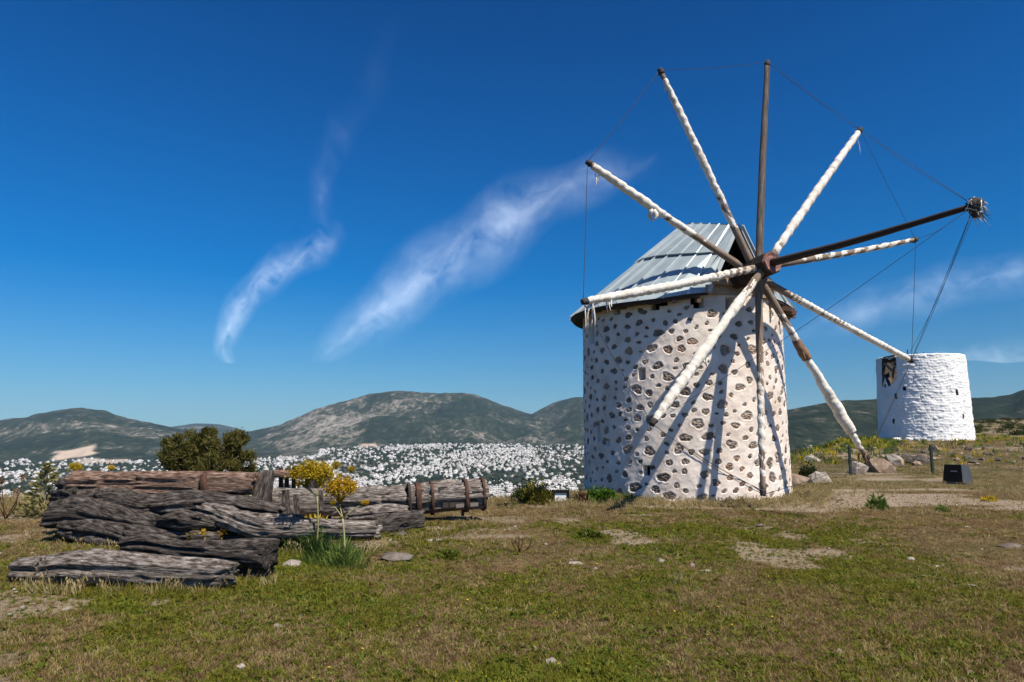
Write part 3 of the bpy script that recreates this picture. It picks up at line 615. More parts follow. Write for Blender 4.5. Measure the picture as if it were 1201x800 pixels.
# ------------------------------------------------------------------ the white tower on the rise
FC[2] = EYE + (ray(1087, 520)[2] / ray(1087, 520)[1]) * (FC[1] - 2.5)
white = thing('ruined_windmill', 'whitewashed round tower without roof or sails on the rise', 'tower', FC)
FR0, FR1 = 2.78, 2.62; FH = 5.75
fd = -FC[:2] / np.linalg.norm(FC[:2]); fr = np.array([-fd[1], fd[0]])          # towards camera, and to the right as seen from it
n1 = 300; angs = np.r_[np.linspace(-1.75, 1.75, n1), np.linspace(1.75, 2 * math.pi - 1.75, 50)[1:-1]]
zs = np.linspace(-.4, FH, 150); AA, ZZ = np.meshgrid(angs, zs, indexing='xy')
ZW = ZZ + .16 * fbm(AA * 3.1, ZZ * 1.3, 0, 3, 7); row = np.floor(ZW / .17); xo = AA * 2.7 + hsh(row, row * 0 + 5) * .3 + .22 * fbm(AA * 4, ZZ * 4, 0, 2, 3)
wdt = .26; cell = np.floor(xo / wdt); fxu = np.minimum((xo / wdt) % 1, 1 - (xo / wdt) % 1) * wdt; fzu = np.minimum((ZW / .17) % 1, 1 - (ZW / .17) % 1) * .17
dd = hsh(row, cell) * .045 - .018 * np.exp(-(fxu / .03) ** 2) - .018 * np.exp(-(fzu / .028) ** 2) + .05 * fbm(np.cos(AA) * 6, np.sin(AA) * 6, ZZ * 2.5, 3, 5)
RR = FR0 + (FR1 - FR0) * np.clip(ZZ / FH, 0, 1) + dd * .8 + .05 * np.exp(-np.maximum(ZZ, 0) / .25)
RR[-1] -= .05
TOPD = .05 * fbm(angs * 4, 0, 0, 3, 2)
def fw(px, py):
    r = ray(px, py); d = r[:2]; c = -FC[:2]; A_ = d @ d; B_ = 2 * d @ c; C_ = c @ c - 2.7 ** 2; t = (-B_ - math.sqrt(max(B_ * B_ - 4 * A_ * C_, 0))) / 2 / A_
    P = d * t - FC[:2]; return math.atan2(P @ fr, P @ fd), EYE + r[2] * t - FC[2]
niche = np.zeros(AA.shape, bool)
for px, py, w, h in ((1051, 465, .075, .17), (1061, 456, .075, .10), (1049, 494, .07, .15), (1038, 452.5, .06, .08), (1122.5, 460.5, .07, .17), (1129, 488.5, .065, .13)):
    a_, z_ = fw(px, py); niche |= (np.abs(AA - a_) * 2.7 < w) & (np.abs(ZZ - z_) < h)
for px, py, w, h in ((1103, 491, .16, .05), (1036, 491, .10, .10)):
    a_, z_ = fw(px, py); RR[(np.hypot((AA - a_) * 2.7 / w, (ZZ - z_) / h) < 1)] -= .05
# the breach at the top left goes right through the wall
a0, zt = fw(1033, 428); a1, zb = fw(1051.5, 447)
keep = ~((AA > a0) & (AA < a1) & (ZZ > zb + .35 * vn(AA * 9, 0)) & (ZZ < FH - .14)) & ~niche
pt = lambda R: np.stack([FC[0] + R * (fd[0] * np.cos(AA) + fr[0] * np.sin(AA)), FC[1] + R * (fd[1] * np.cos(AA) + fr[1] * np.sin(AA)), FC[2] + ZZ + TOPD[None, :] * (ZZ / FH) ** 8], -1).reshape(-1, 3)
Vo, Vi = pt(RR), pt(np.where(niche, 1.9, 2.15) + 0 * RR)
nz, na = AA.shape; G = gridf(nz, na, True); kf = keep.ravel()[G].all(1); N = nz * na
fo = [tuple(q) for q in G[kf]]; fi = [tuple(q[::-1] + N) for q in G[kf]]
# jambs and rim
from collections import Counter
ed = Counter()
for q in fo:
    for i in range(4): ed[(q[i], q[(i + 1) % 4])] += 1
jam = [(b, a, a + N, b + N) for (a, b) in ed if (b, a) not in ed]
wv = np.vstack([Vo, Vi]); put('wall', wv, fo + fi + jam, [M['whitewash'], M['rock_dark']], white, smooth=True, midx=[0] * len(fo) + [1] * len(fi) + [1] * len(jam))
fc = np.array([FC[0], FC[1], 0])
def fpt(a, z, r): return fc + r * np.r_[fd * math.cos(a) + fr * math.sin(a), 0] + Z3 * (FC[2] + z)
bar('lintel', fpt(a0 - .05, FH - .30, 2.45), fpt(a1 + .06, FH - .22, 2.45), .22, .16, M['pole_dark'], white)
bar('broken_beam', fpt(a0 + .10, FH - .05, 2.62), fpt(a1 + .0, FH - .0, 2.64), .12, .10, M['brown_wood'], white)
bar('broken_beam', fpt(a0 + .12, FH - .42, 2.66), fpt(a0 + .32, FH - 1.1, 2.4), .14, .14, M['brown_wood'], white)
bar('broken_beam', fpt(a0 + .28, FH - .55, 2.5), fpt(a0 + .55, FH - .95, 2.3), .10, .12, M['timber'], white)
for a_, h_ in ((-.27, .35), (-.06, .12), (.10, .10), (-.62, .18)): bar('iron_stub', fpt(a_, FH - .1, 2.45), fpt(a_ + .01, FH + h_, 2.45), .05, .05, M['pole_dark'], white, up=np.array([1., 0, 0]))
for a_ in (.0, .8, 1.6, 2.4): bar('rim_timber', fpt(a_, FH - .25, 2.3), fpt(a_ + math.pi, FH - .25, 2.3), .15, .15, M['pole_dark'], white)

# ------------------------------------------------------------------ rocks
import bmesh
def rock(name, label, P, sx, sy, sz, m, seed, group=None, flat=.35, n=12):
    """angular rock: convex hull of jittered points, faces broken once and roughened"""
    r = np.random.default_rng(seed); k = 16 + n; d = r.normal(size=(k, 3)); d /= np.linalg.norm(d, axis=1)[:, None]; d *= r.uniform(.72, 1.12, (k, 1))
    bm = bmesh.new()
    for q in d * np.array([sx, sy, sz]): bm.verts.new((q[0], q[1], max(q[2], -sz * flat)))
    h = bmesh.ops.convex_hull(bm, input=bm.verts); bmesh.ops.delete(bm, geom=[g for g in h['geom_interior'] if isinstance(g, bmesh.types.BMVert)], context='VERTS')
    if n > 7:
        bmesh.ops.triangulate(bm, faces=bm.faces); bmesh.ops.subdivide_edges(bm, edges=bm.edges, cuts=1, use_grid_fill=True)
        for v in bm.verts: v.co += Vector(r.normal(size=3)) * .035 * min(sx, sz)
    bm.verts.index_update(); vs = [tuple(v.co) for v in bm.verts]; fs = [tuple(v.index for v in f.verts) for f in bm.faces]; bm.free()
    a = r.uniform(0, 6.28) if abs(sx - sy) < .3 * sx else 0; vs = np.array(vs); vs[:, 0], vs[:, 1] = vs[:, 0] * math.cos(a) - vs[:, 1] * math.sin(a), vs[:, 0] * math.sin(a) + vs[:, 1] * math.cos(a)
    return tag(put(name, vs + np.asarray(P), fs, m, loc=P), label, 'rock', group)
def gz(x, y): return float(terr(x, y))
def gat(px, py, guess=15):                    # where a line of sight meets the ground
    Y = np.geomspace(3, 150, 1500); r = ray(px, py); P = r[None, :] / r[1] * Y[:, None]; z = terr(P[:, 0], P[:, 1])
    k = np.argmax(P[:, 2] + EYE <= z); 
    if k == 0: k = np.searchsorted(Y, guess)
    return np.array([P[k, 0], P[k, 1], z[k]])
RK = [(931, 568, .42, .30, .30, 'rock_warm', 'rust brown boulder beside the foot of the stone windmill'),
      (963, 566, .42, .3, .26, 'rock', 'pale rounded boulder beside a dark green shrub near fence'),
      (1006, 556, .36, .3, .36, 'rock', 'grey boulder right behind the thin green fence post'),
      (1031, 554, .55, .4, .42, 'rock_warm', 'large tan boulder under the lowest slanting sail arm tip'),
      (1048, 545, .42, .4, .38, 'rock', 'flat topped grey boulder beside tan boulder'),
      (1062, 543, .28, .3, .30, 'rock_dark', 'dark block at the end of the low rubble row'),
      (1078, 543, .40, .3, .28, 'rock_dark', 'long dark block in the low rubble row by the fence'),
      (952, 541, .5, .4, .22, 'rock', 'low pale rock on the yellow green bank'),
      (462, 657, .26, .16, .09, 'rock_dark', 'flat weathered stone slab lying in grass near fennel'),
      (343, 666, .13, .10, .09, 'rock', 'small pale stone beside the squared timber end'),
      (470, 628, .1, .1, .06, 'rock_dark', 'small grey stone beside the timber pile end'),
      (1068, 657, .06, .05, .035, 'rock', 'small grey stone chip lying in short grass'),
      (1098, 666, .07, .05, .025, 'rock', 'white stone flake beside a small grey chip'),
      (1138, 689, .09, .05, .03, 'rock', 'long pale stone sliver in brown grass'),
      (828, 671, .10, .05, .022, 'rock', 'thin white stone flake in green turf'),
      (812, 664, .05, .04, .03, 'rock', 'small white pebble close to thin white flake'),
      (775, 660, .06, .05, .05, 'rock', 'small white stone in dry grass before windmill'),
      (890, 618, .09, .07, .05, 'rock_dark', 'small dark brown lump in front of windmill'),
      (1185, 642, .20, .12, .05, 'rock_dark', 'flat grey stone half sunk beside a dark hollow'),
      (984, 768, .05, .04, .04, 'rock_warm', 'small pinkish stone in the foreground turf'),
      (1047, 742, .07, .025, .018, 'rock', 'thin white splinter of stone in the foreground turf'),
      (676, 662, .12, .07, .03, 'rock', 'pale flat stone beside small hollow'),
      (508, 635, .14, .08, .03, 'rock', 'pale bare stones right of the timber pile'),
      (648, 778, .06, .05, .03, 'rock', 'pale pebble in the green foreground turf'),
      (78, 715, .05, .04, .02, 'rock', 'small white pebble on bare soil'),
      (325, 737, .05, .04, .03, 'rock', 'small pale pebble in front of the grey log'),
      (1095, 529, .32, .3, .24, 'rock_warm', 'tan rock against the foot of the white tower'),
      (1052, 517, .35, .3, .22, 'rock', 'white daubed rock at the shaded foot of the white tower'),
      (1066, 517, .25, .25, .22, 'rock', 'white lump of rubble against white tower foot')]
for k, (px, py, sx, sy, sz, mm, lb) in enumerate(RK):
    P = gat(px, py) if py > 520 else np.array([*at(px, py, 43.6)[:2], 0]); P[2] = gz(P[0], P[1])
    rock('rock', lb, P + Z3 * sz * .2, sx, sy, sz, M['whitewash'] if 'white daubed' in lb or 'white lump' in lb else M[mm], k * 3 + 2, n=10 if sx > .15 else 7)
rr3 = random.Random(21)
for k in range(70):                           # rubble on the rise below the white tower
    px, py = rr3.uniform(985, 1205), rr3.uniform(522, 546)
    if 1000 < px < 1040 and py > 540: continue
    P = gat(px, py, 35); s_ = rr3.uniform(.07, .20)
    rock('rubble_stone', ('dark lichened' if k % 5 < 3 else 'tan') + ' rubble stone on the rise below white tower', P + Z3 * s_ * .2, s_ * rr3.uniform(.9, 1.5), s_, s_ * .7, M['rock_dark' if k % 5 < 3 else 'rock_warm'], 200 + k, 'rubble stones below the white tower', n=6)

# ------------------------------------------------------------------ old timbers
def woodfn(seed, crack=.035, lump=.03, fr=6.):
    def fn(s, u, t):
        c, q = np.cos(t), np.sin(t)
        g = fbm(c * fr + seed, q * fr, s * .7, 3, seed); gr = -crack * np.clip(np.abs(vn(c * 3.1 + seed, q * 3.1, s * 1.3, seed + 2)) * -6 + 1, 0, 1)
        return .55 * crack * g + gr - .6 * crack * np.clip(np.abs(vn(c * 7.3 + seed, q * 7.3, s * .4, seed + 5)) * -5 + 1, 0, 1) + lump * fbm(c * .9 + seed, q * .9, s * 1.4, 3, seed + 9)
    return fn
def log(name, label, pts, rad, m, seed, sq=.25, crack=.035, lump=.03, rag=.10, nu=60, nv=40, flat=1.0, thingpart=None):
    v, f, uv = sweep(pts, rad, nu=nu, nv=nv, sq=sq, fn=woodfn(seed, crack, lump), rag=rag, flat=flat, seed=seed)
    if thingpart is not None: return put(name, v, f, M[m], thingpart, smooth=True, uv=uv)
    b = np.asarray(pts).mean(0); o = put(name, v, f, M[m], None, smooth=True, uv=uv, loc=b)
    return tag(o, label, 'timber')
def ring(parent, P, d, r, w, th=.014, m='rust', seed=1):
    d = np.asarray(d) / np.linalg.norm(d); P = np.asarray(P)
    v, f, uv = sweep([P - d * w / 2, P + d * w / 2], [r + th, r + th * 1.1, r + th], nu=4, nv=32, sq=.12, fn=lambda s, u, t: .006 * fbm(np.cos(t) * 2, np.sin(t) * 2, s, 2, seed))
    return put('iron_band', v, f, M[m], parent, smooth=True, uv=uv)
# front grey log with its broken end
g1 = at(52, 669, 7.35); g2 = at(160, 667, 7.3); g3 = at(275, 672, 7.2)
lg = thing('fallen_log', 'pale grey log lying foremost in the grass with a notched end', 'timber', (g1 + g3) / 2 * [1, 1, 0])
o = log('trunk', '', [g1 + Z3 * .01, at(90, 664, 7.35), g2, at(225, 671, 7.25), g3], [.145, .155, .15, .14, .09], 'old_wood', 31, .3, .05, .03, .14, 110, 52, thingpart=lg)
log('broken_end', '', [at(20, 667, 7.4), at(50, 666, 7.4)], [.115, .13], 'old_wood', 33, .4, .05, .02, .05, 24, 36, thingpart=lg)
log('knot', '', [at(96, 655, 7.36), at(122, 650, 7.36)], [.04, .075, .05], 'old_wood', 34, .2, .03, .03, .06, 20, 24, thingpart=lg)
log('dark_timber', 'short charcoal timber with a squared end behind the pale log', [at(142, 640, 8.0), at(172, 637, 8.0), at(215, 644, 7.9), at(262, 647, 7.8), at(300, 648, 7.7), at(318, 650, 7.65)], [.06, .10, .085, .11, .15, .155], 'old_wood_dark', 41, .45, .05, .03, .05, 80, 44)
log('dark_timber', 'dark round timber under the squared end of the charcoal timber', [at(255, 667, 7.75), at(318, 668, 7.7)], [.08, .09], 'old_wood_dark', 43, .2, .04, .03, .06, 24, 30)
# the pile
log('long_log', 'long dark gnarled log at the bottom of the timber pile', [at(62, 604, 10.0), at(100, 600, 10.0), at(150, 612, 9.9), at(190, 620, 9.8), at(235, 628, 9.7), at(300, 624, 9.6)], [.20, .24, .22, .2, .18, .12], 'old_wood_dark', 51, .2, .06, .07, .15, 110, 56)
log('long_log', 'black lowest log half buried in grass under the timber pile', [at(72, 619, 9.9), at(120, 624, 9.8), at(180, 634, 9.6), at(262, 634, 9.5)], [.15, .19, .17, .12], 'old_wood_dark', 52, .2, .06, .06, .12, 80, 44)
log('long_log', 'long grey wavy log lying across the middle of the timber pile', [at(88, 588, 10.1), at(130, 587, 10.1), at(175, 593, 10.0), at(225, 589, 10.0), at(285, 595, 9.95), at(330, 602, 9.9)], [.13, .17, .15, .18, .15, .09], 'old_wood_dark', 53, .15, .06, .05, .15, 110, 50)
log('curved_log', 'curved pale grey log sweeping down to the ground by fennel', [at(235, 598, 9.6), at(270, 607, 9.55), at(310, 619, 9.45), at(360, 619, 9.4), at(405, 621, 9.35), at(440, 621, 9.35)], [.10, .15, .16, .13, .12, .10], 'old_wood', 55, .2, .05, .035, .10, 110, 50)
log('curved_log', 'thin grey slab resting on the curved pale log', [at(275, 604, 9.45), at(315, 610, 9.4), at(355, 608, 9.4)], [.05, .085, .05], 'old_wood', 57, .1, .03, .03, .10, 50, 30)
log('split_log', 'short split log wedged low in the middle of timber pile', [at(186, 611, 9.55), at(215, 609, 9.5), at(255, 615, 9.5)], [.06, .13, .06], 'old_wood_dark', 59, .1, .05, .03, .08, 50, 34)
tl = thing('squared_beam', 'brown weathered beam with an iron band on top of timber pile', 'timber', at(190, 578, 10.3))
b0, b1 = at(86, 566, 10.35), at(302, 567, 10.25)
o = log('beam', '', [b0, (b0 + b1) / 2 + Z3 * .01, b1], [.165, .165, .155], 'brown_wood', 61, .35, .05, .025, .14, 120, 52, thingpart=tl)
ring(tl, b0 + (b1 - b0) * .735, b1 - b0, .165, .10, .016)
log('beam_stub', '', [at(74, 572, 10.6), at(87, 571, 10.5)], [.12, .14], 'old_wood_dark', 63, .4, .05, .03, .06, 20, 30, thingpart=tl)
log('prop_log', 'black end of a log under the left end of brown beam', [at(68, 583, 10.6), at(90, 582, 10.2)], [.13, .13], 'old_wood_dark', 65, .3, .05, .03, .06, 20, 32)
log('prop_log', 'hidden sleeper under the middle of the brown beam', [at(120, 582, 10.6), at(118, 584, 10.0)], [.10, .10], 'old_wood_dark', 66, .3, .05, .03, .06, 20, 28)
log('prop_log', 'dark sleeper under the banded end of the brown beam', [at(262, 584, 10.6), at(256, 587, 9.95)], [.10, .10], 'old_wood_dark', 67, .3, .05, .03, .06, 20, 28)
log('post_stump', 'leaning dark post stump with pale sawn top between timbers', [at(302, 600, 10.2), at(308, 578, 10.3), at(314, 553, 10.4)], [.15, .13, .10], 'old_wood_dark', 71, .4, .04, .02, .03, 40, 36)
# iron banded mill axle
ax = thing('mill_axle', 'old wooden windmill axle bound with rusty iron bands', 'timber', at(500, 600, 12.4))
p0, p1, p2 = at(318, 590, 12.2), at(478, 586, 12.3), at(570, 579, 12.6)
log('shaft', '', [p0, (p0 + p1) / 2, p1], [.24, .245, .24], 'old_wood', 73, .15, .07, .04, .12, 110, 56, thingpart=ax)
d = p2 - p1
log('socketed_end', '', [p1 + d * .0, p1 + d * .5, p2], [.27, .265, .27], 'old_wood', 75, .1, .07, .03, .08, 80, 56, thingpart=ax)
for k, w in ((.13, .09), (.30, .05), (.73, .06), (.95, .045)): ring(ax, p1 + d * k, d, .275, w, .018, seed=int(k * 100))
ring(ax, p1 + d * .02, d, .265, .05, .02, 'pole_dark', 5)
X = np.cross(d, Z3); X /= np.linalg.norm(X)
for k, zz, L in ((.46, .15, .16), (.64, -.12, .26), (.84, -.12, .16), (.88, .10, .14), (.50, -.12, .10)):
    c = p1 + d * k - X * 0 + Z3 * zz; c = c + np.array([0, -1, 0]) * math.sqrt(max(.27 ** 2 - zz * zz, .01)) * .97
    put('mortise_shade', boxv(c, d / np.linalg.norm(d) * L / 2, np.array([0, .03, 0]), Z3 * .045), BOXF, M['hole_shade'], ax)  # flush dark box, not cut in: the socket's inner shade as colour
for k in (.68, .86):
    c = p1 + d * k + np.array([0, -.27, -.15]); put('wedge', boxv(c, d / np.linalg.norm(d) * .07, np.array([0, .02, 0]), Z3 * .03), BOXF, M['old_wood'], ax)
bar('bolt', p1 + d * .70 - Z3 * .22, p1 + d * .70 - Z3 * .36, .05, .05, M['rust'], ax, up=np.array([1., 0, 0]))
log('split_log', 'grey split log lying under the iron banded axle', [at(408, 604, 11.6), at(450, 600, 11.7), at(478, 600, 11.8)], [.09, .13, .09], 'old_wood', 81, .2, .05, .03, .08, 50, 36)
log('split_log', 'cracked grey log butt at the right end of the timber pile', [at(440, 620, 11.0), at(470, 612, 11.2), at(495, 609, 11.4)], [.16, .15, .14], 'old_wood_dark', 83, .3, .06, .04, .08, 50, 40)
log('split_log', 'low grey plank against the ground beside cracked log butt', [at(405, 622, 10.2), at(445, 625, 10.4)], [.12, .09], 'old_wood', 85, .3, .05, .03, .08, 30, 34)
log('hollow_log', 'upright black hollow trunk behind the taller yellow fennel', [at(372, 612, 12.6), at(374, 580, 12.8), at(372, 548, 12.8)], [.24, .25, .20], 'old_wood_dark', 87, .1, .07, .05, .06, 50, 44)
log('gate_rail', 'brown rail lying behind the post stump', [at(322, 556, 13.2), at(365, 557, 13.2)], [.07, .075], 'brown_wood', 89, .4, .03, .02, .05, 30, 28)
for k, (px, y0, y1) in enumerate(((329, 562, 548), (336, 566, 549), (344, 575, 548))):
    v, f, uv = sweep([at(px, y0 + 40, 13.3), at(px + .6, y1, 13.3)], [.04, .035], nu=12, nv=10, sq=.5)
    tag(put('stake', v, f, M['pole_dark'], uv=uv), 'thin dark stake sticking up by the brown rail', 'stake', 'stakes by the brown rail')
for k, (px, y0, y1, r_) in enumerate(((336, 610, 575, .07), (348, 612, 580, .05), (377, 600, 575, .04))):
    v, f, uv = sweep([at(px, y0, 11.6), at(px - 1, y1, 11.7)], [r_, r_ * .9], nu=14, nv=14, sq=.4, fn=woodfn(90 + k, .02, .015))
    tag(put('stake', v, f, M['old_wood_dark'], uv=uv), 'short blackened stake standing in front of the axle shaft', 'stake', 'stakes before the axle')

# ------------------------------------------------------------------ fence, floodlights
fence = thing('wire_fence', 'low wire fence on thin dark green posts', 'fence', gat(1045, 556))
fp = [gat(900, 560), gat(998, 558), gat(1094, 556), gat(1205, 552)]
for P in fp:
    v, f, uv = sweep([P - Z3 * .1, P + Z3 * .97], [.042, .040], nu=4, nv=8, sq=.5); put('post', v, f, M['post'], fence, uv=uv)
for i in range(3):
    for h_ in (.1, .3, .5, .7, .9): swp('wire', M['wire'], fence, [fp[i] + Z3 * h_, (fp[i] + fp[i + 1]) / 2 + Z3 * (h_ - .02), fp[i + 1] + Z3 * h_], [.0035], nu=4, nv=4)
    for q in np.linspace(0, 1, 22)[1:-1]:
        P = fp[i] + (fp[i + 1] - fp[i]) * q; swp('wire', M['wire'], fence, [P + Z3 * .08, P + Z3 * .9], [.0025], nu=2, nv=3)
# black box with a leaning face
P = gat(1119, 568); bxo = thing('black_box', 'black metal box with leaning front face standing on the grass', 'box', P)
fw_, rt = np.array([-.80, -.60, 0]), np.array([.60, -.80, 0]); 
def bp(x, y, z): return P + rt * x - fw_ * y + Z3 * z
w0, w1, dp, hh = .30, .25, .34, .56
vs = [bp(-w0, 0, .05), bp(w0 * .78, 0, .05), bp(w0 * 1.25, dp, .10), bp(-w0 * .7, dp, .05), bp(-w1, .08, hh), bp(w1 * .8, .08, hh), bp(w1 * 1.25, dp * .9, hh * .98), bp(-w1 * .7, dp * .9, hh * .98)]
fs = [(0, 1, 5, 4), (1, 2, 6, 5), (2, 3, 7, 6), (3, 0, 4, 7), (4, 5, 6, 7), (3, 2, 1, 0)]
put('housing', vs, fs, [M['black'], M['lit_slate']], bxo, midx=[0, 1, 1, 1, 0, 0])  # side faces paler than the front: light on them put into the colour
put('base', boxv(bp(.03, .16, .025), rt * .31, fw_ * .2, Z3 * .03), BOXF, M['lit_slate'], bxo)
fn_ = np.cross(vs[1] - vs[0], vs[4] - vs[0]); fn_ /= np.linalg.norm(fn_); fn_ = fn_ if fn_[1] < 0 else -fn_
for (x, z, w) in ((-.07, .36, .016), (-.035, .375, .012), (.0, .365, .016), (.035, .375, .013), (.07, .365, .016)):
    c = bp(x, .08 * z / hh, z) + fn_ * .006; put('mark', boxv(c, rt * w, fn_ * .003, Z3 * .016), BOXF, M['print'], bxo)
# floodlight at the edge of the plateau
P = at(657.5, 592, 15.6); P[2] = gz(P[0], P[1]); fl = thing('floodlight', 'black floodlight with pale glass at the plateau edge beside windmill', 'floodlight', P)
f0 = np.array([.12, -.99, 0]); r0 = np.array([.99, .12, 0]); zc = at(657, 583, 15.6)[2]
cz = np.array([P[0], P[1], zc])
for sx, sz, hw, hh_ in ((0, .125, .19, .03), (0, -.125, .19, .03), (-.165, 0, .025, .095), (.165, 0, .025, .095)):
    put('frame', boxv(cz + r0 * sx + Z3 * sz, r0 * hw, f0 * .06, Z3 * hh_), BOXF, M['black'], fl)
put('glass', boxv(cz - f0 * .0, r0 * .141, f0 * .03, Z3 * .096), BOXF, M['glass'], fl)
put('bracket', boxv(cz + r0 * .30 - Z3 * .05, r0 * .11, f0 * .05, Z3 * .04), BOXF, M['black'], fl)
bar('foot', cz - Z3 * .155, P - Z3 * .05, .08, .08, M['black'], fl, up=np.array([1., 0, 0]))

# ------------------------------------------------------------------ the town on the plain
def house_mesh(k):
    """a white flat roofed cube house with a set back upper storey, parapet and window openings"""
    r = random.Random(100 + k); v, f, mi = [], [], []
    def bx(x0, x1, y0, y1, z0, z1, top=1, side=0):
        n = len(v); v.extend([(x, y, z) for x in (x0, x1) for y in (y0, y1) for z in (z0, z1)])
        for q, m_ in zip(BOXF, (side, side, side, side, side, side)): f.append(tuple(n + i for i in q)); mi.append(m_)
        n = len(v); e = .35; v.extend([(x0 + e, y0 + e, z1 + .02), (x1 - e, y0 + e, z1 + .02), (x1 - e, y1 - e, z1 + .02), (x0 + e, y1 - e, z1 + .02)]); f.append((n, n + 1, n + 2, n + 3)); mi.append(top)
    def win(x, z, y, w, h):
        n = len(v); v.extend([(x - w, y - .03, z), (x + w, y - .03, z), (x + w, y - .03, z + h), (x - w, y - .03, z + h)]); f.append((n, n + 1, n + 2, n + 3)); mi.append(2)
    W_, D_ = r.uniform(4, 6.5), r.uniform(3.5, 5); h1 = r.choice((3.2, 6.2, 6.2))
    bx(-W_, W_, -D_, D_, -3, h1, 1)
    u0 = r.uniform(-W_, 0); bx(u0, u0 + W_ * r.uniform(.7, 1.0), -D_ * .4, D_ * 1.01, h1, h1 + 3, 3 if k % 5 == 4 else 1)
    for fl_ in range(int(h1 / 3)):
        for q in np.linspace(-W_ + 1.3, W_ - 1.3, 3): win(q, fl_ * 3 + .6, -D_, .55 + .5 * r.random(), 1.4)
    me = mesh('house', v, f, [M['house_white'], M['house_roof'], M['house_dark'], M['tile_roof']], midx=mi); me['storeys'] = int(h1 / 3); return me
HL = ('white town house with a terracotta upper roof in the near quarters', 'taller white flat roofed house in the near quarters of the town', 'low white flat roofed house in the near quarters of the town')
HM = [house_mesh(k) for k in range(10)]
N_ = 19000; r_ = np.sqrt(RNG.uniform(850 ** 2, 3000 ** 2, N_)); az = RNG.uniform(-.68, .13, N_); x, y = r_ * np.sin(az), r_ * np.cos(az); px = 600.5 + F * x / y * CP
d_ = .26 + .30 * sst(330, 520, px) + .25 * sst(1500, 1000, y) + .75 * fbm(x / 230, y / 230, 0, 3, 71) + .35 * fbm(x / 70, y / 70, 0, 2, 72) - .10 * (px < 330) + .2 * (px < 330) * (y < 1300)
d_ = d_ * (.12 + .88 * sst(-.28, .05, fbm(x / 170, y / 420, 0, 3, 75))) + .1; k = (RNG.random(N_) < d_) & (y < np.where(px > 380, 2600, 2150)); hs_ = np.stack([x[k], y[k]], 1)
px = RNG.uniform(932, 962, 60); y = RNG.uniform(750, 1400, 60); x = (px - 600.5) / F / CP * y; z = terr(x, y); py = 505 - F * (z - EYE) / y; k = (py > 519) & (py < 531); hs_ = np.vstack([hs_, np.stack([x[k], y[k]], 1)])
hs_ = np.array(hs_)
# streets: snap the houses of one quarter to a common grid and heading
q_ = np.floor(hs_ / 330); ang = hsh(q_[:, 0], q_[:, 1]) * 1.2 - .6
ca, sa = np.cos(ang), np.sin(ang); lx = hs_[:, 0] * ca + hs_[:, 1] * sa; ly = -hs_[:, 0] * sa + hs_[:, 1] * ca
lx = np.round(lx / 10.5) * 10.5 + RNG.normal(0, 1, len(lx)); ly = np.round(ly / 17) * 17 + RNG.normal(0, 1.8, len(ly))
hx = lx * ca - ly * sa; hy = lx * sa + ly * ca
_, un = np.unique(np.round(np.stack([hx, hy], 1) / 8), axis=0, return_index=True); hx, hy, ang = hx[un], hy[un], ang[un]
hz = terr(hx, hy); o_ = np.argsort(np.hypot(hx, hy)); hx, hy, hz, ang = hx[o_], hy[o_], hz[o_], ang[o_]
hk = (hsh(np.arange(len(hx)), 3) * 10).astype(int); hsz = .55 + .42 * hsh(np.arange(len(hx)), 4)
hpx = 600.5 + F * hx / hy * CP
seen = np.where((hpx > -5) & (hpx < 692) | (hpx > 920) & (hpx < 1035))[0][:300]
for i in seen:
    o = link('house', HM[hk[i]]); o.location = (hx[i], hy[i], hz[i]); o.rotation_euler = (0, 0, ang[i]); o.scale = (hsz[i],) * 3
    tag(o, HL[0 if hk[i] % 5 == 4 else 1 if HM[hk[i]]['storeys'] > 1 else 2], 'house', 'white houses of the town')
vs, fs, ms = [], [], []; n0 = 0; sset = set(seen.tolist())
arrs = []
for me in HM:
    vv = np.empty(len(me.vertices) * 3, np.float32); me.vertices.foreach_get('co', vv); arrs.append((vv.reshape(-1, 3), np.array([tuple(p.vertices) for p in me.polygons]), np.array([p.material_index for p in me.polygons])))
for i in range(len(hx)):
    if i in sset: continue
    v, f, m_ = arrs[hk[i]]; c, s = math.cos(ang[i]) * hsz[i], math.sin(ang[i]) * hsz[i]
    vs.append(np.stack([v[:, 0] * c - v[:, 1] * s + hx[i], v[:, 0] * s + v[:, 1] * c + hy[i], v[:, 2] * hsz[i] + hz[i]], 1)); fs.append(f + n0); ms.append(m_); n0 += len(v)
stuff(put('distant_houses', np.vstack(vs), np.vstack(fs), [M['house_white'], M['house_roof'], M['house_dark'], M['tile_roof']], loc=(0, 0, 0), midx=np.concatenate(ms)), 'white houses of the farther town quarters merging into one mass', 'town')
# trees between the houses
ti = np.array([(math.cos(a) * math.cos(b), math.sin(a) * math.cos(b), math.sin(b)) for b in (-.9, .1, .9) for a in np.arange(6) / 6 * 2 * np.pi + b] + [(0, 0, 1.15)])
tf = np.array([q for k in range(2) for i in range(6) for q in ((k * 6 + i, k * 6 + (i + 1) % 6, k * 6 + 6 + (i + 1) % 6), (k * 6 + i, k * 6 + 6 + (i + 1) % 6, k * 6 + 6 + i))] + [(12 + i, 12 + (i + 1) % 6, 18) for i in range(6)])
tv, tff = [], []; n0 = 0
N_ = 9000; r_ = np.sqrt(RNG.uniform(800 ** 2, 3200 ** 2, N_)); az = RNG.uniform(-.68, .14, N_); x, y = r_ * np.sin(az), r_ * np.cos(az); k = y < np.where(x / y < -.27, 2000, 2600); x, y = x[k], y[k]; N_ = len(x); z = terr(x, y)
for i in range(N_):
    s_ = RNG.uniform(1.8, 4.2)
    tv.append(ti * RNG.uniform(.7, 1.3, ti.shape) * s_ * np.array([1.1, 1.1, .9]) + [x[i], y[i], z[i] + s_ * .6]); tff.append(tf + n0); n0 += len(ti)
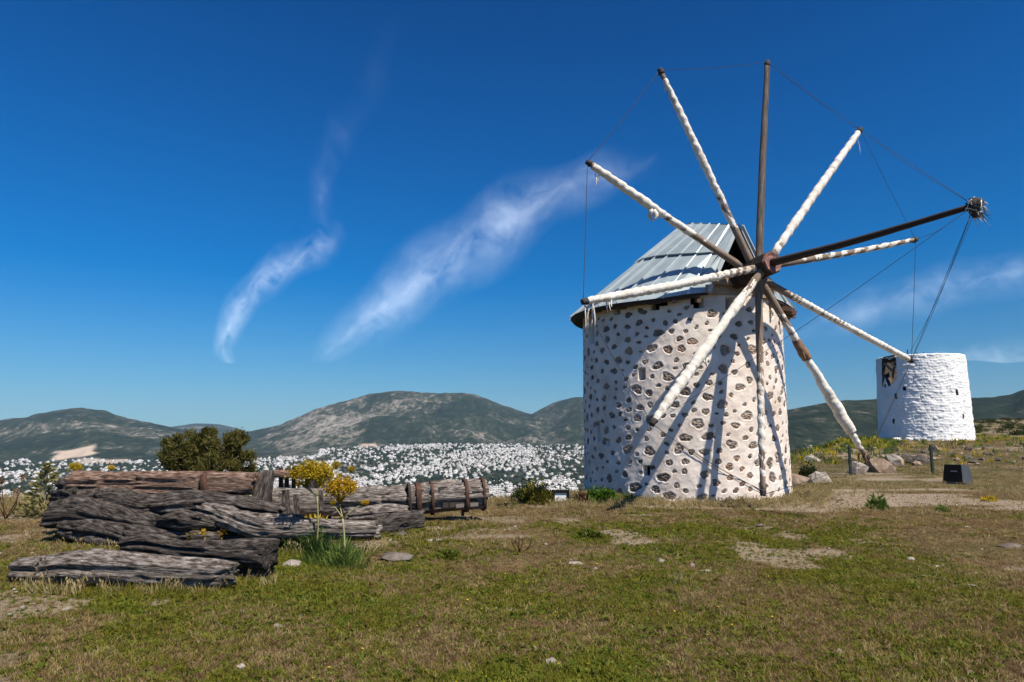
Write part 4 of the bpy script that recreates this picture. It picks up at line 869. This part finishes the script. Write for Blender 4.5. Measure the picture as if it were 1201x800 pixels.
stuff(put('town_trees', np.vstack(tv), np.vstack(tff), M['town_tree'], loc=(0, 0, 0)), 'dark trees scattered between the white houses of the town', 'trees')

# ------------------------------------------------------------------ plants
def leafcloud(P, size, seed, tilt=1.0, asp=.35, dirs=None):
    """P leaf centres -> thin quads with random directions"""
    r = np.random.default_rng(seed); n = len(P)
    d = r.normal(size=(n, 3)) if dirs is None else dirs + r.normal(size=(n, 3)) * .35; d[:, 2] = d[:, 2] * tilt; d /= np.linalg.norm(d, axis=1)[:, None]
    u = np.cross(d, r.normal(size=(n, 3))); u /= np.linalg.norm(u, axis=1)[:, None]
    L = (size * r.uniform(.6, 1.3, n))[:, None]
    V = np.stack([P - d * L, P + u * L * asp, P + d * L, P - u * L * asp], 1).reshape(-1, 3)
    return V, np.arange(4 * n).reshape(-1, 4)
def tree(label, base, crowns, trunk_h, seed, mleaf, n=9000, leaf=.07, group=None, name='tree'):
    t = thing(name, label, 'tree', base, group); base = np.asarray(base, float); r = np.random.default_rng(seed)
    swp('trunk', M['bark'], t, [base - Z3 * .2, base + Z3 * trunk_h * .5 + np.array([.05, 0, 0]), base + Z3 * trunk_h], [.13, .10, .07], nu=10, nv=9, fn=lambda s, u, t_: .012 * fbm(s * 4, t_, 0, 2, 3))
    P = []; D_ = []
    for (c, R) in crowns:
        c = np.asarray(c, float) + base; R = np.asarray(R, float)
        swp('limb', M['bark'], t, [base + Z3 * trunk_h * .8, (base + Z3 * trunk_h + c) / 2 + r.normal(size=3) * .05, c], [.06, .04, .02], nu=8, nv=6)
        k = max(6, int(34 * float(np.prod(R)) ** .5)); cl = r.normal(size=(k, 3)); cl /= np.linalg.norm(cl, axis=1)[:, None]; cl *= r.uniform(.55, 1.0, (k, 1)) ** .5
        for q in cl:
            m_ = int(n / len(crowns) / k); cc = c + q * R; p = cc + r.normal(size=(m_, 3)) * .13 * R.mean() ** .5
            P.append(p); dd = q + np.array([0, 0, .7]); D_.append(np.repeat(dd[None] / np.linalg.norm(dd), m_, 0) + r.normal(size=(m_, 3)) * .3)
    V, f = leafcloud(np.vstack(P), leaf, seed, dirs=np.vstack(D_), asp=.22); put('crown', V, f, M[mleaf], t)
    return t
# round evergreen behind the timbers
tb = at(243, 556, 24); tb[2] = gz(tb[0], tb[1]); zc_ = at(243, 530, 24)[2] - tb[2]
cr = []
for px, py, R in ((212, 535, .72), (228, 518, .66), (243, 530, .85), (262, 524, .68), (280, 535, .62), (220, 552, .75), (255, 552, .85), (285, 548, .55), (243, 512, .45), (205, 524, .5), (275, 516, .45), (236, 566, .8), (270, 566, .7)):
    p = at(px, py, 24 + random.Random(px).uniform(-.7, .7)); cr.append((p - tb, (R * .78, R * .85, R * .66)))
tree('round olive green evergreen tree standing on the slope behind the timbers', tb, cr, max(zc_ * .55, .4), 5, 'pine', 30000, .085)
def fennel(label, px, pyb, pyt, Y, heads, seed, leaves=True, ground=True):
    """giant fennel: forked pale stems carrying round yellow umbels. heads = (px, py, radius, material)"""
    r = np.random.default_rng(seed); B = at(px, pyb, Y); 
    if ground: B[2] = gz(B[0], B[1])
    t = thing('giant_fennel', label, 'plant', B); fork = B + (at(px, pyt, Y) - B) * 1.0
    swp('stem', M['stem'], t, [B - Z3 * .05, (B + fork) / 2 + np.array([.02, 0, 0]), fork], [.015, .012, .010], nu=8, nv=6)
    for hx_, hy_, R, mm in heads:
        c = at(hx_, hy_, Y + r.uniform(-.08, .08)); foot = c - Z3 * R * .9
        b = swp('stem', M['stem'], t, [fork, fork + (foot - fork) * .5 + np.array([0, 0, .02 + .10 * abs(hx_ - px) / 60]) + np.array([(foot - fork)[0] * .15, 0, 0]), foot], [.009, .007, .005], nu=7, nv=5)
        V_, f_ = [], []; n0 = 0
        for k in range(60):
            q = r.normal(size=3); q[2] = abs(q[2]) * 1.0 - .25; q /= np.linalg.norm(q); e = c + q * R * r.uniform(.6, 1.0) * np.array([1, 1, .85])
            v, f, _ = sweep([foot, (foot + e) / 2 + Z3 * .01, e], [.003, .002], nu=3, nv=3, caps=False); V_.append(v); f_ += [tuple(i + n0 for i in qq) for qq in f]; n0 += len(v)
            m_ = 26; pp = e + r.normal(size=(m_, 3)) * R * .15; v2, f2 = leafcloud(pp, R * .075, int(seed * 100 + k), asp=.7); V_.append(v2); f_ += [tuple(qq + n0) for qq in f2]; n0 += len(v2)
        put('flower_head', np.vstack(V_), f_, M[mm], t)
    if leaves:
        n = 900; a_ = r.uniform(0, 2 * np.pi, n); rr_ = np.abs(r.normal(0, .12, n)); P = B + np.stack([np.cos(a_) * rr_ * 1.6, np.sin(a_) * rr_, np.abs(r.normal(.10, .10, n)) * (1 - rr_)], 1)
        v, f = leafcloud(P, .06, seed, dirs=np.stack([np.cos(a_) * .6, np.sin(a_) * .6, 1 + 0 * a_], 1), asp=.08); put('leaves', v, f, M['fennel_leaf'], t)
    return t
fennel('giant fennel with two forked stems and wide yellow green head', 372, 604, 582, 9.2, [(358, 556, .20, 'fennel_yellow'), (376, 557, .18, 'fennel_yellow'), (350, 568, .05, 'fennel_yellow')], 3)
fennel('giant fennel with single orange yellow ball in front of the curved log', 402, 668, 608, 8.2, [(399, 574, .185, 'fennel_orange'), (428, 590, .045, 'fennel_orange'), (390, 590, .04, 'fennel_yellow')], 4)
fennel('distant yellow fennel head peeking over left end of beam', 88, 580, 560, 14.5, [(88, 549, .13, 'fennel_yellow')], 5, False)
fennel('small fennel head above the middle of the brown beam', 130, 580, 560, 14.5, [(130, 549, .07, 'fennel_orange')], 6, False)
fennel('distant yellow fennel head right of the hollow trunk', 395, 580, 560, 15.2, [(394, 546, .10, 'fennel_yellow')], 7, False)
fennel('pale green fennel head beside the distant yellow one', 412, 590, 565, 15.2, [(412, 551, .08, 'fennel_yellow')], 8, False)
def clump(name, label, P, n, h, rad, mm, seed, leaf=.06, asp=.12, up=1.2, dead=False):
    r = np.random.default_rng(seed); a_ = r.uniform(0, 2 * np.pi, n); q = np.sqrt(r.uniform(0, 1, n)) * rad
    z = np.abs(r.normal(h * .5, h * .3, n)) * np.sqrt(np.clip(1 - (q / rad) ** 2, .05, 1))
    C = np.asarray(P) + np.stack([np.cos(a_) * q, np.sin(a_) * q, z], 1)
    v, f = leafcloud(C, leaf, seed, dirs=np.stack([np.cos(a_) * .5, np.sin(a_) * .5, up + 0 * a_], 1), asp=asp)
    t = thing(name, label, 'plant', P); put('leaves', v, f, M[mm], t)
    rr_ = random.Random(seed); mb = MB()
    for k in range(7):
        e = np.asarray(P) + np.array([rr_.uniform(-1, 1) * rad * .6, rr_.uniform(-1, 1) * rad * .6, h * rr_.uniform(.5, .95)]); vv, ff, _ = sweep([np.asarray(P) - Z3 * .03, (np.asarray(P) + e) / 2, e], [.008, .004], nu=4, nv=4, caps=False); mb.add(vv, ff)
    mb.put('stems', M['dead' if dead else 'stem'], t); return t
P = gat(395, 662, 8); clump('grass_clump', 'feathery green tuft round the foot of orange fennel', P + [-.08, .1, 0], 2200, .27, .36, 'fennel_leaf', 11, .075, .04)
P = gat(350, 640, 9); clump('grass_clump', 'low green weeds in front of the curved log', P, 900, .18, .35, 'herb', 12, .05, .2)
P = gat(372, 622, 9.2); clump('grass_clump', 'yellowing weeds round the forked fennel', P + [0, -.1, 0], 900, .22, .28, 'fennel_yellow', 13, .045, .25)
P = gat(706, 590, 15.2); clump('low_bush', 'bright green leafy bush against shaded windmill foot', P, 1400, .30, .42, 'bush', 14, .06, .5, .6)
P = gat(738, 590, 15.2); clump('low_bush', 'small dry green weed against windmill foot', P, 500, .22, .25, 'bush', 15, .04, .3, .9)
P = at(631, 600, 15.6); P[2] = gz(P[0], P[1]); clump('low_bush', 'yellow flowering bush at plateau edge beside the floodlight', P, 1500, .50, .36, 'olive_bush', 16, .045, .35, .7)
P = at(618, 600, 16.0); P[2] = gz(P[0], P[1]); clump('low_bush', 'dark green bush left of the yellow bush', P, 1100, .45, .36, 'scrub_leaf', 17, .05, .4, .6)
P = at(683, 600, 15.4); P[2] = gz(P[0], P[1]); clump('low_bush', 'brown dry weed between floodlight and windmill', P, 500, .28, .16, 'thatch', 18, .05, .3, .9)
P = gat(1029, 598, 14); clump('thistle', 'grey green thistle standing alone in dry grass', P, 420, .28, .20, 'bush', 19, .07, .2, 1.0)
P = gat(949, 562, 20); clump('low_bush', 'dark green shrub between rust boulder and pale boulder', P, 1500, .42, .32, 'scrub_leaf', 20, .05, .4, .5)
P = gat(1105, 601, 14); clump('weed', 'small dark green weed on bare soil', P, 260, .12, .14, 'bush', 22, .04, .3, .8)
P = gat(1160, 588, 14); clump('weed', 'little yellow flowering weed on the dry ground', P, 200, .14, .16, 'fennel_yellow', 23, .03, .5, .8)
P = gat(527, 655, 9); clump('weed', 'small dark green weed in turf right of stone slab', P, 420, .10, .14, 'herb', 24, .04, .4, .4)
P = gat(692, 632, 10.5); clump('weed', 'low bright green weed in the middle of lawn', P, 420, .12, .2, 'herb', 25, .05, .3, .6)
# whorled spurge left of the timbers
def spurge():
    B = at(50, 603, 13.0); B[2] = gz(B[0], B[1]); t = thing('spurge', 'pale conical leafy spurge left of the timber pile', 'plant', B); r = np.random.default_rng(8)
    top = at(57, 544, 13.0); Cc, Dd = [], []
    H_ = top[2] - B[2]
    for k in range(11):
        u = .06 + .94 * k / 10; n = int(30 - 18 * u); a_ = r.uniform(0, 2 * np.pi, n); c = B + (top - B) * u; w = .40 * (1 - u) ** .8 + .05
        for a in a_:
            for q in (.45, .75, 1.0):
                Cc.append(c + np.array([math.cos(a) * w * q, math.sin(a) * w * q, .06 * q * q - .05 + r.normal() * .015])); Dd.append((math.cos(a), math.sin(a), .45))
    v, f = leafcloud(np.array(Cc), .055, 8, dirs=np.array(Dd), asp=.45); put('leaves', v, f, M['spurge'], t)
    swp('stem', M['stem'], t, [B - Z3 * .05, (B + top) / 2, top], [.02, .008], nu=6, nv=6)
spurge()
def stalks(name, label, P, n, h, spread, seed, mm='dead', head=None):
    r = random.Random(seed); t = thing(name, label, 'plant', P); P = np.asarray(P)
    for k in range(n):
        e = P + np.array([r.uniform(-1, 1) * spread, r.uniform(-1, 1) * spread * .6, h * r.uniform(.6, 1)])
        mdp = (P + e) / 2 + np.array([(e - P)[0] * .35, 0, r.uniform(-.02, .02)])
        swp('stalk', M[mm], t, [P + np.array([r.uniform(-.04, .04), r.uniform(-.03, .03), -.03]), mdp, e], [.012, .009, .004], nu=6, nv=5)
        if head:
            pp = e + np.random.default_rng(seed + k).normal(size=(60, 3)) * .03; v, f = leafcloud(pp, .025, seed + k, asp=.4); put('seed_head', v, f, M[head], t)
    return t
stalks('dead_shrub', 'small bare brown dead shrub in the middle of lawn', gat(612, 648, 9), 6, .26, .14, 31)
P = at(8, 606, 12.6); P[2] = gz(P[0], P[1]); stalks('dry_thistle', 'tall dry thistle stalks at the plateau edge left of spurge', P, 5, .75, .22, 32, 'thatch', 'thatch')
stalks('dry_thistle', 'dry reddish weed in front of the dark timber pile', gat(245, 642, 8.9), 9, .25, .28, 33, 'dead', 'fennel_orange')
stalks('dry_thistle', 'thin dry stalk rising in front of the charcoal timber', gat(186, 642, 9.0), 3, .42, .10, 34, 'thatch')

# ------------------------------------------------------------------ ground cover
def source(name, v, f, m): return bpy.data.objects.new(name, mesh(name, v, f, m))
def tuft(n, h, spread, lean, w, seed, head=False):
    r = np.random.default_rng(seed); V_, f_ = [], []
    for k in range(n):
        a = r.uniform(0, 2 * np.pi); b = np.array([math.cos(a), math.sin(a), 0]) * spread * math.sqrt(r.random()); t = r.uniform(0, 2 * np.pi); L = h * r.uniform(.5, 1.15)
        d = np.array([math.cos(t), math.sin(t), 0]) * lean * r.uniform(.3, 1.3); s = np.array([-math.sin(t + r.normal() * .5), math.cos(t), 0]) * w
        p1 = b + d * L * .35 + Z3 * L * .55; p2 = b + d * L + Z3 * L * .95; i = len(V_)
        V_ += [b - s, b + s, p1 + s * .8, p1 - s * .8, p2]; f_ += [(i, i + 1, i + 2, i + 3), (i + 3, i + 2, i + 4)]
        if head:
            for q in range(3):
                c = p2 + Z3 * (q - 1) * .012; s2 = r.normal(size=3); s2 /= np.linalg.norm(s2); i = len(V_); V_ += [c - s2 * .012, c + Z3 * .02, c + s2 * .012, c - Z3 * .02]; f_.append((i, i + 1, i + 2, i + 3))
    return V_, f_
def rosette(n, rad, seed):
    r = np.random.default_rng(seed); V_, f_ = [], []
    for k in range(n):
        a = r.uniform(0, 2 * np.pi); q = rad * r.uniform(.25, 1); c = np.array([math.cos(a) * q, math.sin(a) * q, r.uniform(.006, .03)]); d = np.array([math.cos(a + r.normal()), math.sin(a + r.normal()), r.normal() * .5]) * rad * .34; s = np.cross(d, [r.normal() * .4, r.normal() * .4, 1]) * .6; i = len(V_)
        V_ += [c - d, c + s, c + d, c - s]; f_.append((i, i + 1, i + 2, i + 3))
    return V_, f_
def flower(seed):
    r = np.random.default_rng(seed); V_, f_ = [], []
    for k in range(5):
        a = k / 5 * 2 * np.pi; c = np.array([0, 0, .045]); d = np.array([math.cos(a), math.sin(a), .25]) * .014; s = np.array([-math.sin(a), math.cos(a), 0]) * .007; i = len(V_); V_ += [c, c + d * .6 + s, c + d, c + d * .6 - s]; f_.append((i, i + 1, i + 2, i + 3))
    return V_, f_
def pebble(seed):
    r = np.random.default_rng(seed); return ti * r.uniform(.7, 1.3, ti.shape) * np.array([.03, .024, .013]), tf
def scatter(name, label, cat, P, scl, idx, src, tiltmax=.25):
    n = len(P); me = bpy.data.meshes.new(name); me.vertices.add(n); me.vertices.foreach_set('co', np.asarray(P, np.float32).ravel())
    for nm, ty, key, arr in (('rot', 'FLOAT_VECTOR', 'vector', np.stack([RNG.normal(0, tiltmax, n), RNG.normal(0, tiltmax, n), RNG.uniform(0, 6.28, n)], 1)), ('scl', 'FLOAT', 'value', scl), ('pick', 'INT', 'value', idx)):
        q = me.attributes.new(nm, ty, 'POINT'); q.data.foreach_set(key, np.asarray(arr, np.int32 if ty == 'INT' else np.float32).ravel())
    c = bpy.data.collections.new(name + '_sources')
    for i, o in enumerate(src): o.name = '%s_%02d' % (name, i); c.objects.link(o)
    g = bpy.data.node_groups.new(name, 'GeometryNodeTree'); g.interface.new_socket('Geometry', in_out='INPUT', socket_type='NodeSocketGeometry'); g.interface.new_socket('Geometry', in_out='OUTPUT', socket_type='NodeSocketGeometry')
    N_ = g.nodes; L_ = g.links; gi = N_.new('NodeGroupInput'); go = N_.new('NodeGroupOutput'); ip = N_.new('GeometryNodeInstanceOnPoints'); ci = N_.new('GeometryNodeCollectionInfo')
    ci.inputs['Collection'].default_value = c; ci.inputs['Separate Children'].default_value = True; ci.inputs['Reset Children'].default_value = True
    ip.inputs['Pick Instance'].default_value = True
    def na(nm, ty):
        x = N_.new('GeometryNodeInputNamedAttribute'); x.data_type = ty; x.inputs['Name'].default_value = nm; return x.outputs['Attribute']
    L_.new(gi.outputs[0], ip.inputs['Points']); L_.new(ci.outputs[0], ip.inputs['Instance']); L_.new(na('pick', 'INT'), ip.inputs['Instance Index']); L_.new(na('scl', 'FLOAT'), ip.inputs['Scale'])
    e2r = N_.new('FunctionNodeEulerToRotation'); L_.new(na('rot', 'FLOAT_VECTOR'), e2r.inputs[0]); L_.new(e2r.outputs[0], ip.inputs['Rotation']); L_.new(ip.outputs[0], go.inputs[0])
    o = link(name, me); md = o.modifiers.new('scatter', 'NODES'); md.node_group = g; return stuff(o, label, cat)
def sample(n, y0, y1, tlo=-.95, thi=.98, pw=1.0):
    u = RNG.random(n); Y = (y0 ** (pw + 1) + u * (y1 ** (pw + 1) - y0 ** (pw + 1))) ** (1 / (pw + 1)); x = RNG.uniform(tlo, thi, n) * Y
    z, s = near_z(x, Y); k = (s < 3.5) & (np.hypot(x - TC[0], Y - TC[1]) > WR + .02) & (np.hypot(x - FC[0], Y - FC[1]) > 2.8)
    return x[k], Y[k], terr(x[k], Y[k])
x, y, z = (np.concatenate(q) for q in zip(sample(78000, 3.6, 8.5), sample(115000, 8.5, 18), sample(62000, 17, 55, .1, .98)))
t = x / y; b = bare_near(x, y)
gn = fbm(x * .42, y * .42, 0, 3, 51) + .7 * fbm(x * 1.7, y * 1.7, 0, 2, 52)
dry = sst(8.0, 14.0, y) * .60 + .35 * sst(.35, .75, t) - .15 * sst(5.5, 4.2, y) + .18 * sst(-.35, -.75, t)
dry = dry - .95 * gn + .10 + .22 * sst(6.5, 4.5, y) * sst(.3, .7, np.abs(t + .05))
u = RNG.random(len(x))
keepm = RNG.random(len(x)) > b * .72
kind = np.where(u < sst(-.45, .85, dry), 2, 0); u2 = RNG.random(len(x))
kind = np.where((kind == 0) & (u2 < .38), 1, kind); kind = np.where((kind == 2) & (u2 < .52), 3, kind)
v1 = RNG.integers(0, 4, len(x)); pick = kind * 4 + v1
src = [source('g', *tuft(18, .058, .05, .9, .0032, 10 + k), M['grass']) for k in range(4)] + [source('h', *rosette(22, .055, 20 + k), M['herb']) for k in range(4)] + \
      [source('s', *tuft(15, .065, .05, 1.0, .0026, 30 + k), M['straw']) for k in range(4)] + [source('t', *tuft(18, .04, .06, 1.9, .0032, 40 + k), M['thatch']) for k in range(4)]
sc = RNG.uniform(.42, .98, len(x)) * (1 + .5 * sst(18, 40, y)) * (.85 + .35 * np.clip(gn, -1, 1)); sc = np.where(b > .4, sc * .6, sc)
k = keepm; scatter('grass', 'short green and brown grass carpet covering the hilltop', 'grass', np.stack([x, y, z], 1)[k], sc[k], pick[k], src)
# taller dry grass: round the windmill foot, along the plateau edge, by the timbers
x, y, z = (np.concatenate(q) for q in zip(sample(16000, 13.5, 20.5, -.9, .98), sample(9000, 20, 42, .15, .98), sample(1500, 4, 13), sample(14000, 14.6, 19, .05, .46)))
dm = np.hypot(x - TC[0], y - TC[1]) - WR; _, s = near_z(x, y); er = np.interp(np.arctan2(x, y), E_AZ, E_R) - np.hypot(x, y)
pr = .95 * np.exp(-np.maximum(dm - .25, 0) / .45) + .5 * np.exp(-np.abs(er) / 1.2) + .10 + .3 * (fbm(x * .6, y * .6, 0, 2, 57) > .15)
k = RNG.random(len(x)) < pr * (1 - .7 * bare_near(x, y)); k &= ~((y < 13.5) & (RNG.random(len(x)) < .8))
lx_ = RNG.uniform(0, 1, 900); A_, B_ = np.array([g1, at(62, 640, 9.6), at(142, 668, 7.7), at(408, 628, 9.2)]), np.array([g3, at(440, 640, 9.2), at(330, 672, 7.5), at(575, 606, 12.2)]); li_ = RNG.integers(0, 4, 900); Lp = A_[li_] + (B_ - A_)[li_] * lx_[:, None]; Lp[:, 1] -= .16 + np.abs(RNG.normal(0, .10, 900)); Lp[:, 0] += RNG.normal(0, .05, 900)
x, y, z = np.r_[x[k], Lp[:, 0]], np.r_[y[k], Lp[:, 1]], np.r_[z[k], terr(Lp[:, 0], Lp[:, 1])]; k = np.ones(len(x), bool)
src = [source('d', *tuft(11, .21, .06, .5, .0035, 60 + q, q % 2 == 0), M['pale_straw']) for q in range(4)] + [source('e', *tuft(12, .15, .06, .6, .004, 70 + q), M['grass']) for q in range(2)]
n = k.sum(); scatter('dry_grass', 'taller straw coloured dry grass round windmill foot and plateau edge', 'grass', np.stack([x, y, z], 1)[k], RNG.uniform(.3, .8, n), np.where(np.arange(n) >= n - 900, np.where(RNG.random(n) < .75, RNG.integers(4, 6, n), RNG.integers(0, 4, n)), RNG.choice([0, 1, 2, 3, 4, 5], n, p=[.23, .23, .22, .22, .05, .05])), src)
x, y, z = sample(2600, 4, 22); kk = fbm(x * .5, y * .5, 0, 2, 58) > .05
scatter('wildflowers', 'tiny yellow wildflowers dotted through the short grass', 'flowers', np.stack([x, y, z], 1)[kk], RNG.uniform(.4, .9, kk.sum()), RNG.integers(0, 2, kk.sum()), [source('f', *flower(q), M['yellow']) for q in range(2)])
x, y, z = (np.concatenate(q) for q in zip(sample(5200, 4, 18), sample(3000, 16, 50, .1, .98))); kk = RNG.random(len(x)) < .12 + bare_near(x, y)
scatter('pebbles', 'small pale pebbles strewn over the bare soil', 'pebbles', np.stack([x, y, z + .003], 1)[kk], np.minimum(RNG.lognormal(-.45, .45, kk.sum()), 1.5), RNG.integers(0, 3, kk.sum()), [source('p', *pebble(q), M['rock']) for q in range(3)])
# low scrub on the rise at the right and yellow green bank between the towers
x, y, z = sample(9000, 26, 60, .38, 1.0); kk = RNG.random(len(x)) < np.where((x / y < .56), .5, .10) * (y > 27)
scatter('bank_herbs', 'yellow green herbs on the bank between the two towers', 'herbs', np.stack([x, y, z], 1)[kk], RNG.uniform(1.2, 3.2, kk.sum()), RNG.integers(0, 4, kk.sum()), [source('k', *tuft(14, .10, .07, .9, .006, 90 + q), M['bush' if q < 2 else 'fennel_yellow' if q == 2 else 'scrub_leaf']) for q in range(4)])
x, y, z = sample(900, 60, 155, .55, 1.2); 
scatter('hill_scrub', 'low dark scrub dotted over the far rise', 'scrub', np.stack([x, y, z], 1), RNG.uniform(.25, .8, len(x)), RNG.integers(0, 2, len(x)), [source('q', *leafcloud(np.random.default_rng(q).normal(size=(220, 3)) * np.array([.35, .35, .2]) + [0, 0, .25], .10, q, asp=.5), M['scrub_leaf']) for q in range(2)], 0)

# ------------------------------------------------------------------ thin clouds high above
def cloudmat(seed):
    m, n, l = newmat('cirrus'); tc = n.new('ShaderNodeTexCoord'); sp = n.new('ShaderNodeSeparateXYZ'); l.new(tc.outputs['UV'], sp.inputs[0])
    mp = n.new('ShaderNodeMapping'); mp.inputs['Scale'].default_value = (4, 1.0, 1); mp.inputs['Rotation'].default_value = (0, 0, .5); mp.inputs['Location'].default_value = (seed, seed * 2, 0); l.new(tc.outputs['UV'], mp.inputs[0])
    f1 = noise(n, l, mp.outputs[0], 2.0, 6, .5, None, .2)
    mp2 = n.new('ShaderNodeMapping'); mp2.inputs['Scale'].default_value = (7, 1.6, 1); mp2.inputs['Rotation'].default_value = (0, 0, .75); l.new(tc.outputs['UV'], mp2.inputs[0])
    f2 = noise(n, l, mp2.outputs[0], 2.2, 8, .6, None, .5); mm = n.new('ShaderNodeMath'); mm.operation = 'MULTIPLY_ADD'; mm.inputs[1].default_value = .45; l.new(f2, mm.inputs[0])
    m2 = n.new('ShaderNodeMath'); m2.operation = 'MULTIPLY'; m2.inputs[1].default_value = .65; l.new(f1, m2.inputs[0]); l.new(m2.outputs[0], mm.inputs[2]); f1 = mm.outputs[0]
    def mth(op, a, b):
        x = n.new('ShaderNodeMath'); x.operation = op
        for i, q in enumerate((a, b)):
            if isinstance(q, (int, float)): x.inputs[i].default_value = q
            else: l.new(q, x.inputs[i])
        return x.outputs[0]
    v = mth('ABSOLUTE', mth('SUBTRACT', sp.outputs[1], .5), 0); e = mth('MAXIMUM', mth('SUBTRACT', 1, mth('MULTIPLY', v, 2)), 0); e = mth('POWER', e, 1.4)
    u = mth('MULTIPLY', sp.outputs[0], mth('SUBTRACT', 1, sp.outputs[0])); u = mth('POWER', mth('MULTIPLY', u, 4), .55)
    r = ramp(n, [(.36, (0, 0, 0)), (.74, (1, 1, 1))]); l.new(f1, r.inputs[0])
    at_ = n.new('ShaderNodeAttribute'); at_.attribute_name = 'dens'
    a = mth('MULTIPLY', mth('MULTIPLY', mth('MULTIPLY', e, u), r.outputs[0]), at_.outputs['Fac'])
    tr = n.new('ShaderNodeBsdfTransparent'); d = n.new('ShaderNodeBsdfTranslucent'); d.inputs[0].default_value = (.72, .84, .95, 1); mx = n.new('ShaderNodeMixShader')
    l.new(a, mx.inputs[0]); l.new(tr.outputs[0], mx.inputs[1]); l.new(d.outputs[0], mx.inputs[2]); o = n.new('ShaderNodeOutputMaterial'); l.new(mx.outputs[0], o.inputs[0]); return m
def cloud(label, pts, seed, alt=6000):
    """streak of cirrus on a level sheet at altitude: (px, py, half width px, density)"""
    q = catmull(np.array(pts, float), 60); T_ = np.gradient(q[:, :2], axis=0); T_ /= np.linalg.norm(T_, axis=1)[:, None]; Nn = np.stack([-T_[:, 1], T_[:, 0]], 1)
    V_, uv, dn = [], [], []
    for i in range(60):
        for j in range(9):
            s = (j / 8 - .5) * 2; p = q[i, :2] + Nn[i] * s * q[i, 2]; r = ray(*p); P = r * (alt / r[2]); P[2] += 120 * math.sin(i * .4 + j * .7); V_.append(P); uv.append((i / 59, j / 8)); dn.append(q[i, 3])
    V_ = np.array(V_); o = put('cloud', V_, gridf(60, 9), cloudmat(seed), uv=np.array(uv), smooth=True, loc=V_.mean(0))
    a_ = o.data.attributes.new('dens', 'FLOAT', 'POINT'); a_.data.foreach_set('value', np.array(dn, np.float32)); o.visible_shadow = True
    return tag(o, label, 'cloud')
cloud('broad wispy cloud streak slanting up behind the windmill sail arms', [(366, 428, 12, .18), (405, 394, 30, .40), (450, 362, 40, .50), (510, 314, 50, .47), (570, 280, 52, .38), (620, 240, 44, .36), (680, 214, 36, .26), (730, 199, 30, .16), (775, 186, 24, .05)], 3)
cloud('narrow curling cloud wisp left of the broad streak', [(276, 434, 8, .35), (262, 408, 15, .5), (280, 362, 22, .48), (310, 328, 24, .4), (350, 302, 26, .36), (385, 284, 22, .22), (395, 262, 16, .10)], 8)
cloud('faint upright cloud trail high above the curling wisp', [(385, 270, 18, .04), (376, 230, 18, .08), (392, 170, 26, .03), (430, 110, 26, .02), (460, 20, 26, .01)], 12)
cloud('faint cloud band low behind the windmill and the white tower', [(900, 400, 14, .05), (990, 372, 28, .20), (1080, 345, 32, .22), (1180, 322, 32, .22), (1300, 300, 24, .2)], 15)
cloud('pale cloud veil low over the white tower', [(1020, 440, 12, .1), (1100, 428, 24, .18), (1200, 420, 28, .24), (1320, 410, 24, .2)], 19)

# ------------------------------------------------------------------ the air
m, n, l = newmat('haze_air'); pv = n.new('ShaderNodeVolumePrincipled'); pv.inputs['Color'].default_value = (.50, .76, 1, 1); pv.inputs['Density'].default_value = HAZE; pv.inputs['Anisotropy'].default_value = 0.0
o = n.new('ShaderNodeOutputMaterial'); l.new(pv.outputs[0], o.inputs['Volume'])
hz_ = put('haze', boxv((0, 0, 120), (12500, 0, 0), (0, 9600, 0), (0, 0, 230)), BOXF, m, loc=(0, 0, 0)); stuff(hz_, 'thin blue haze over the valley', 'haze')
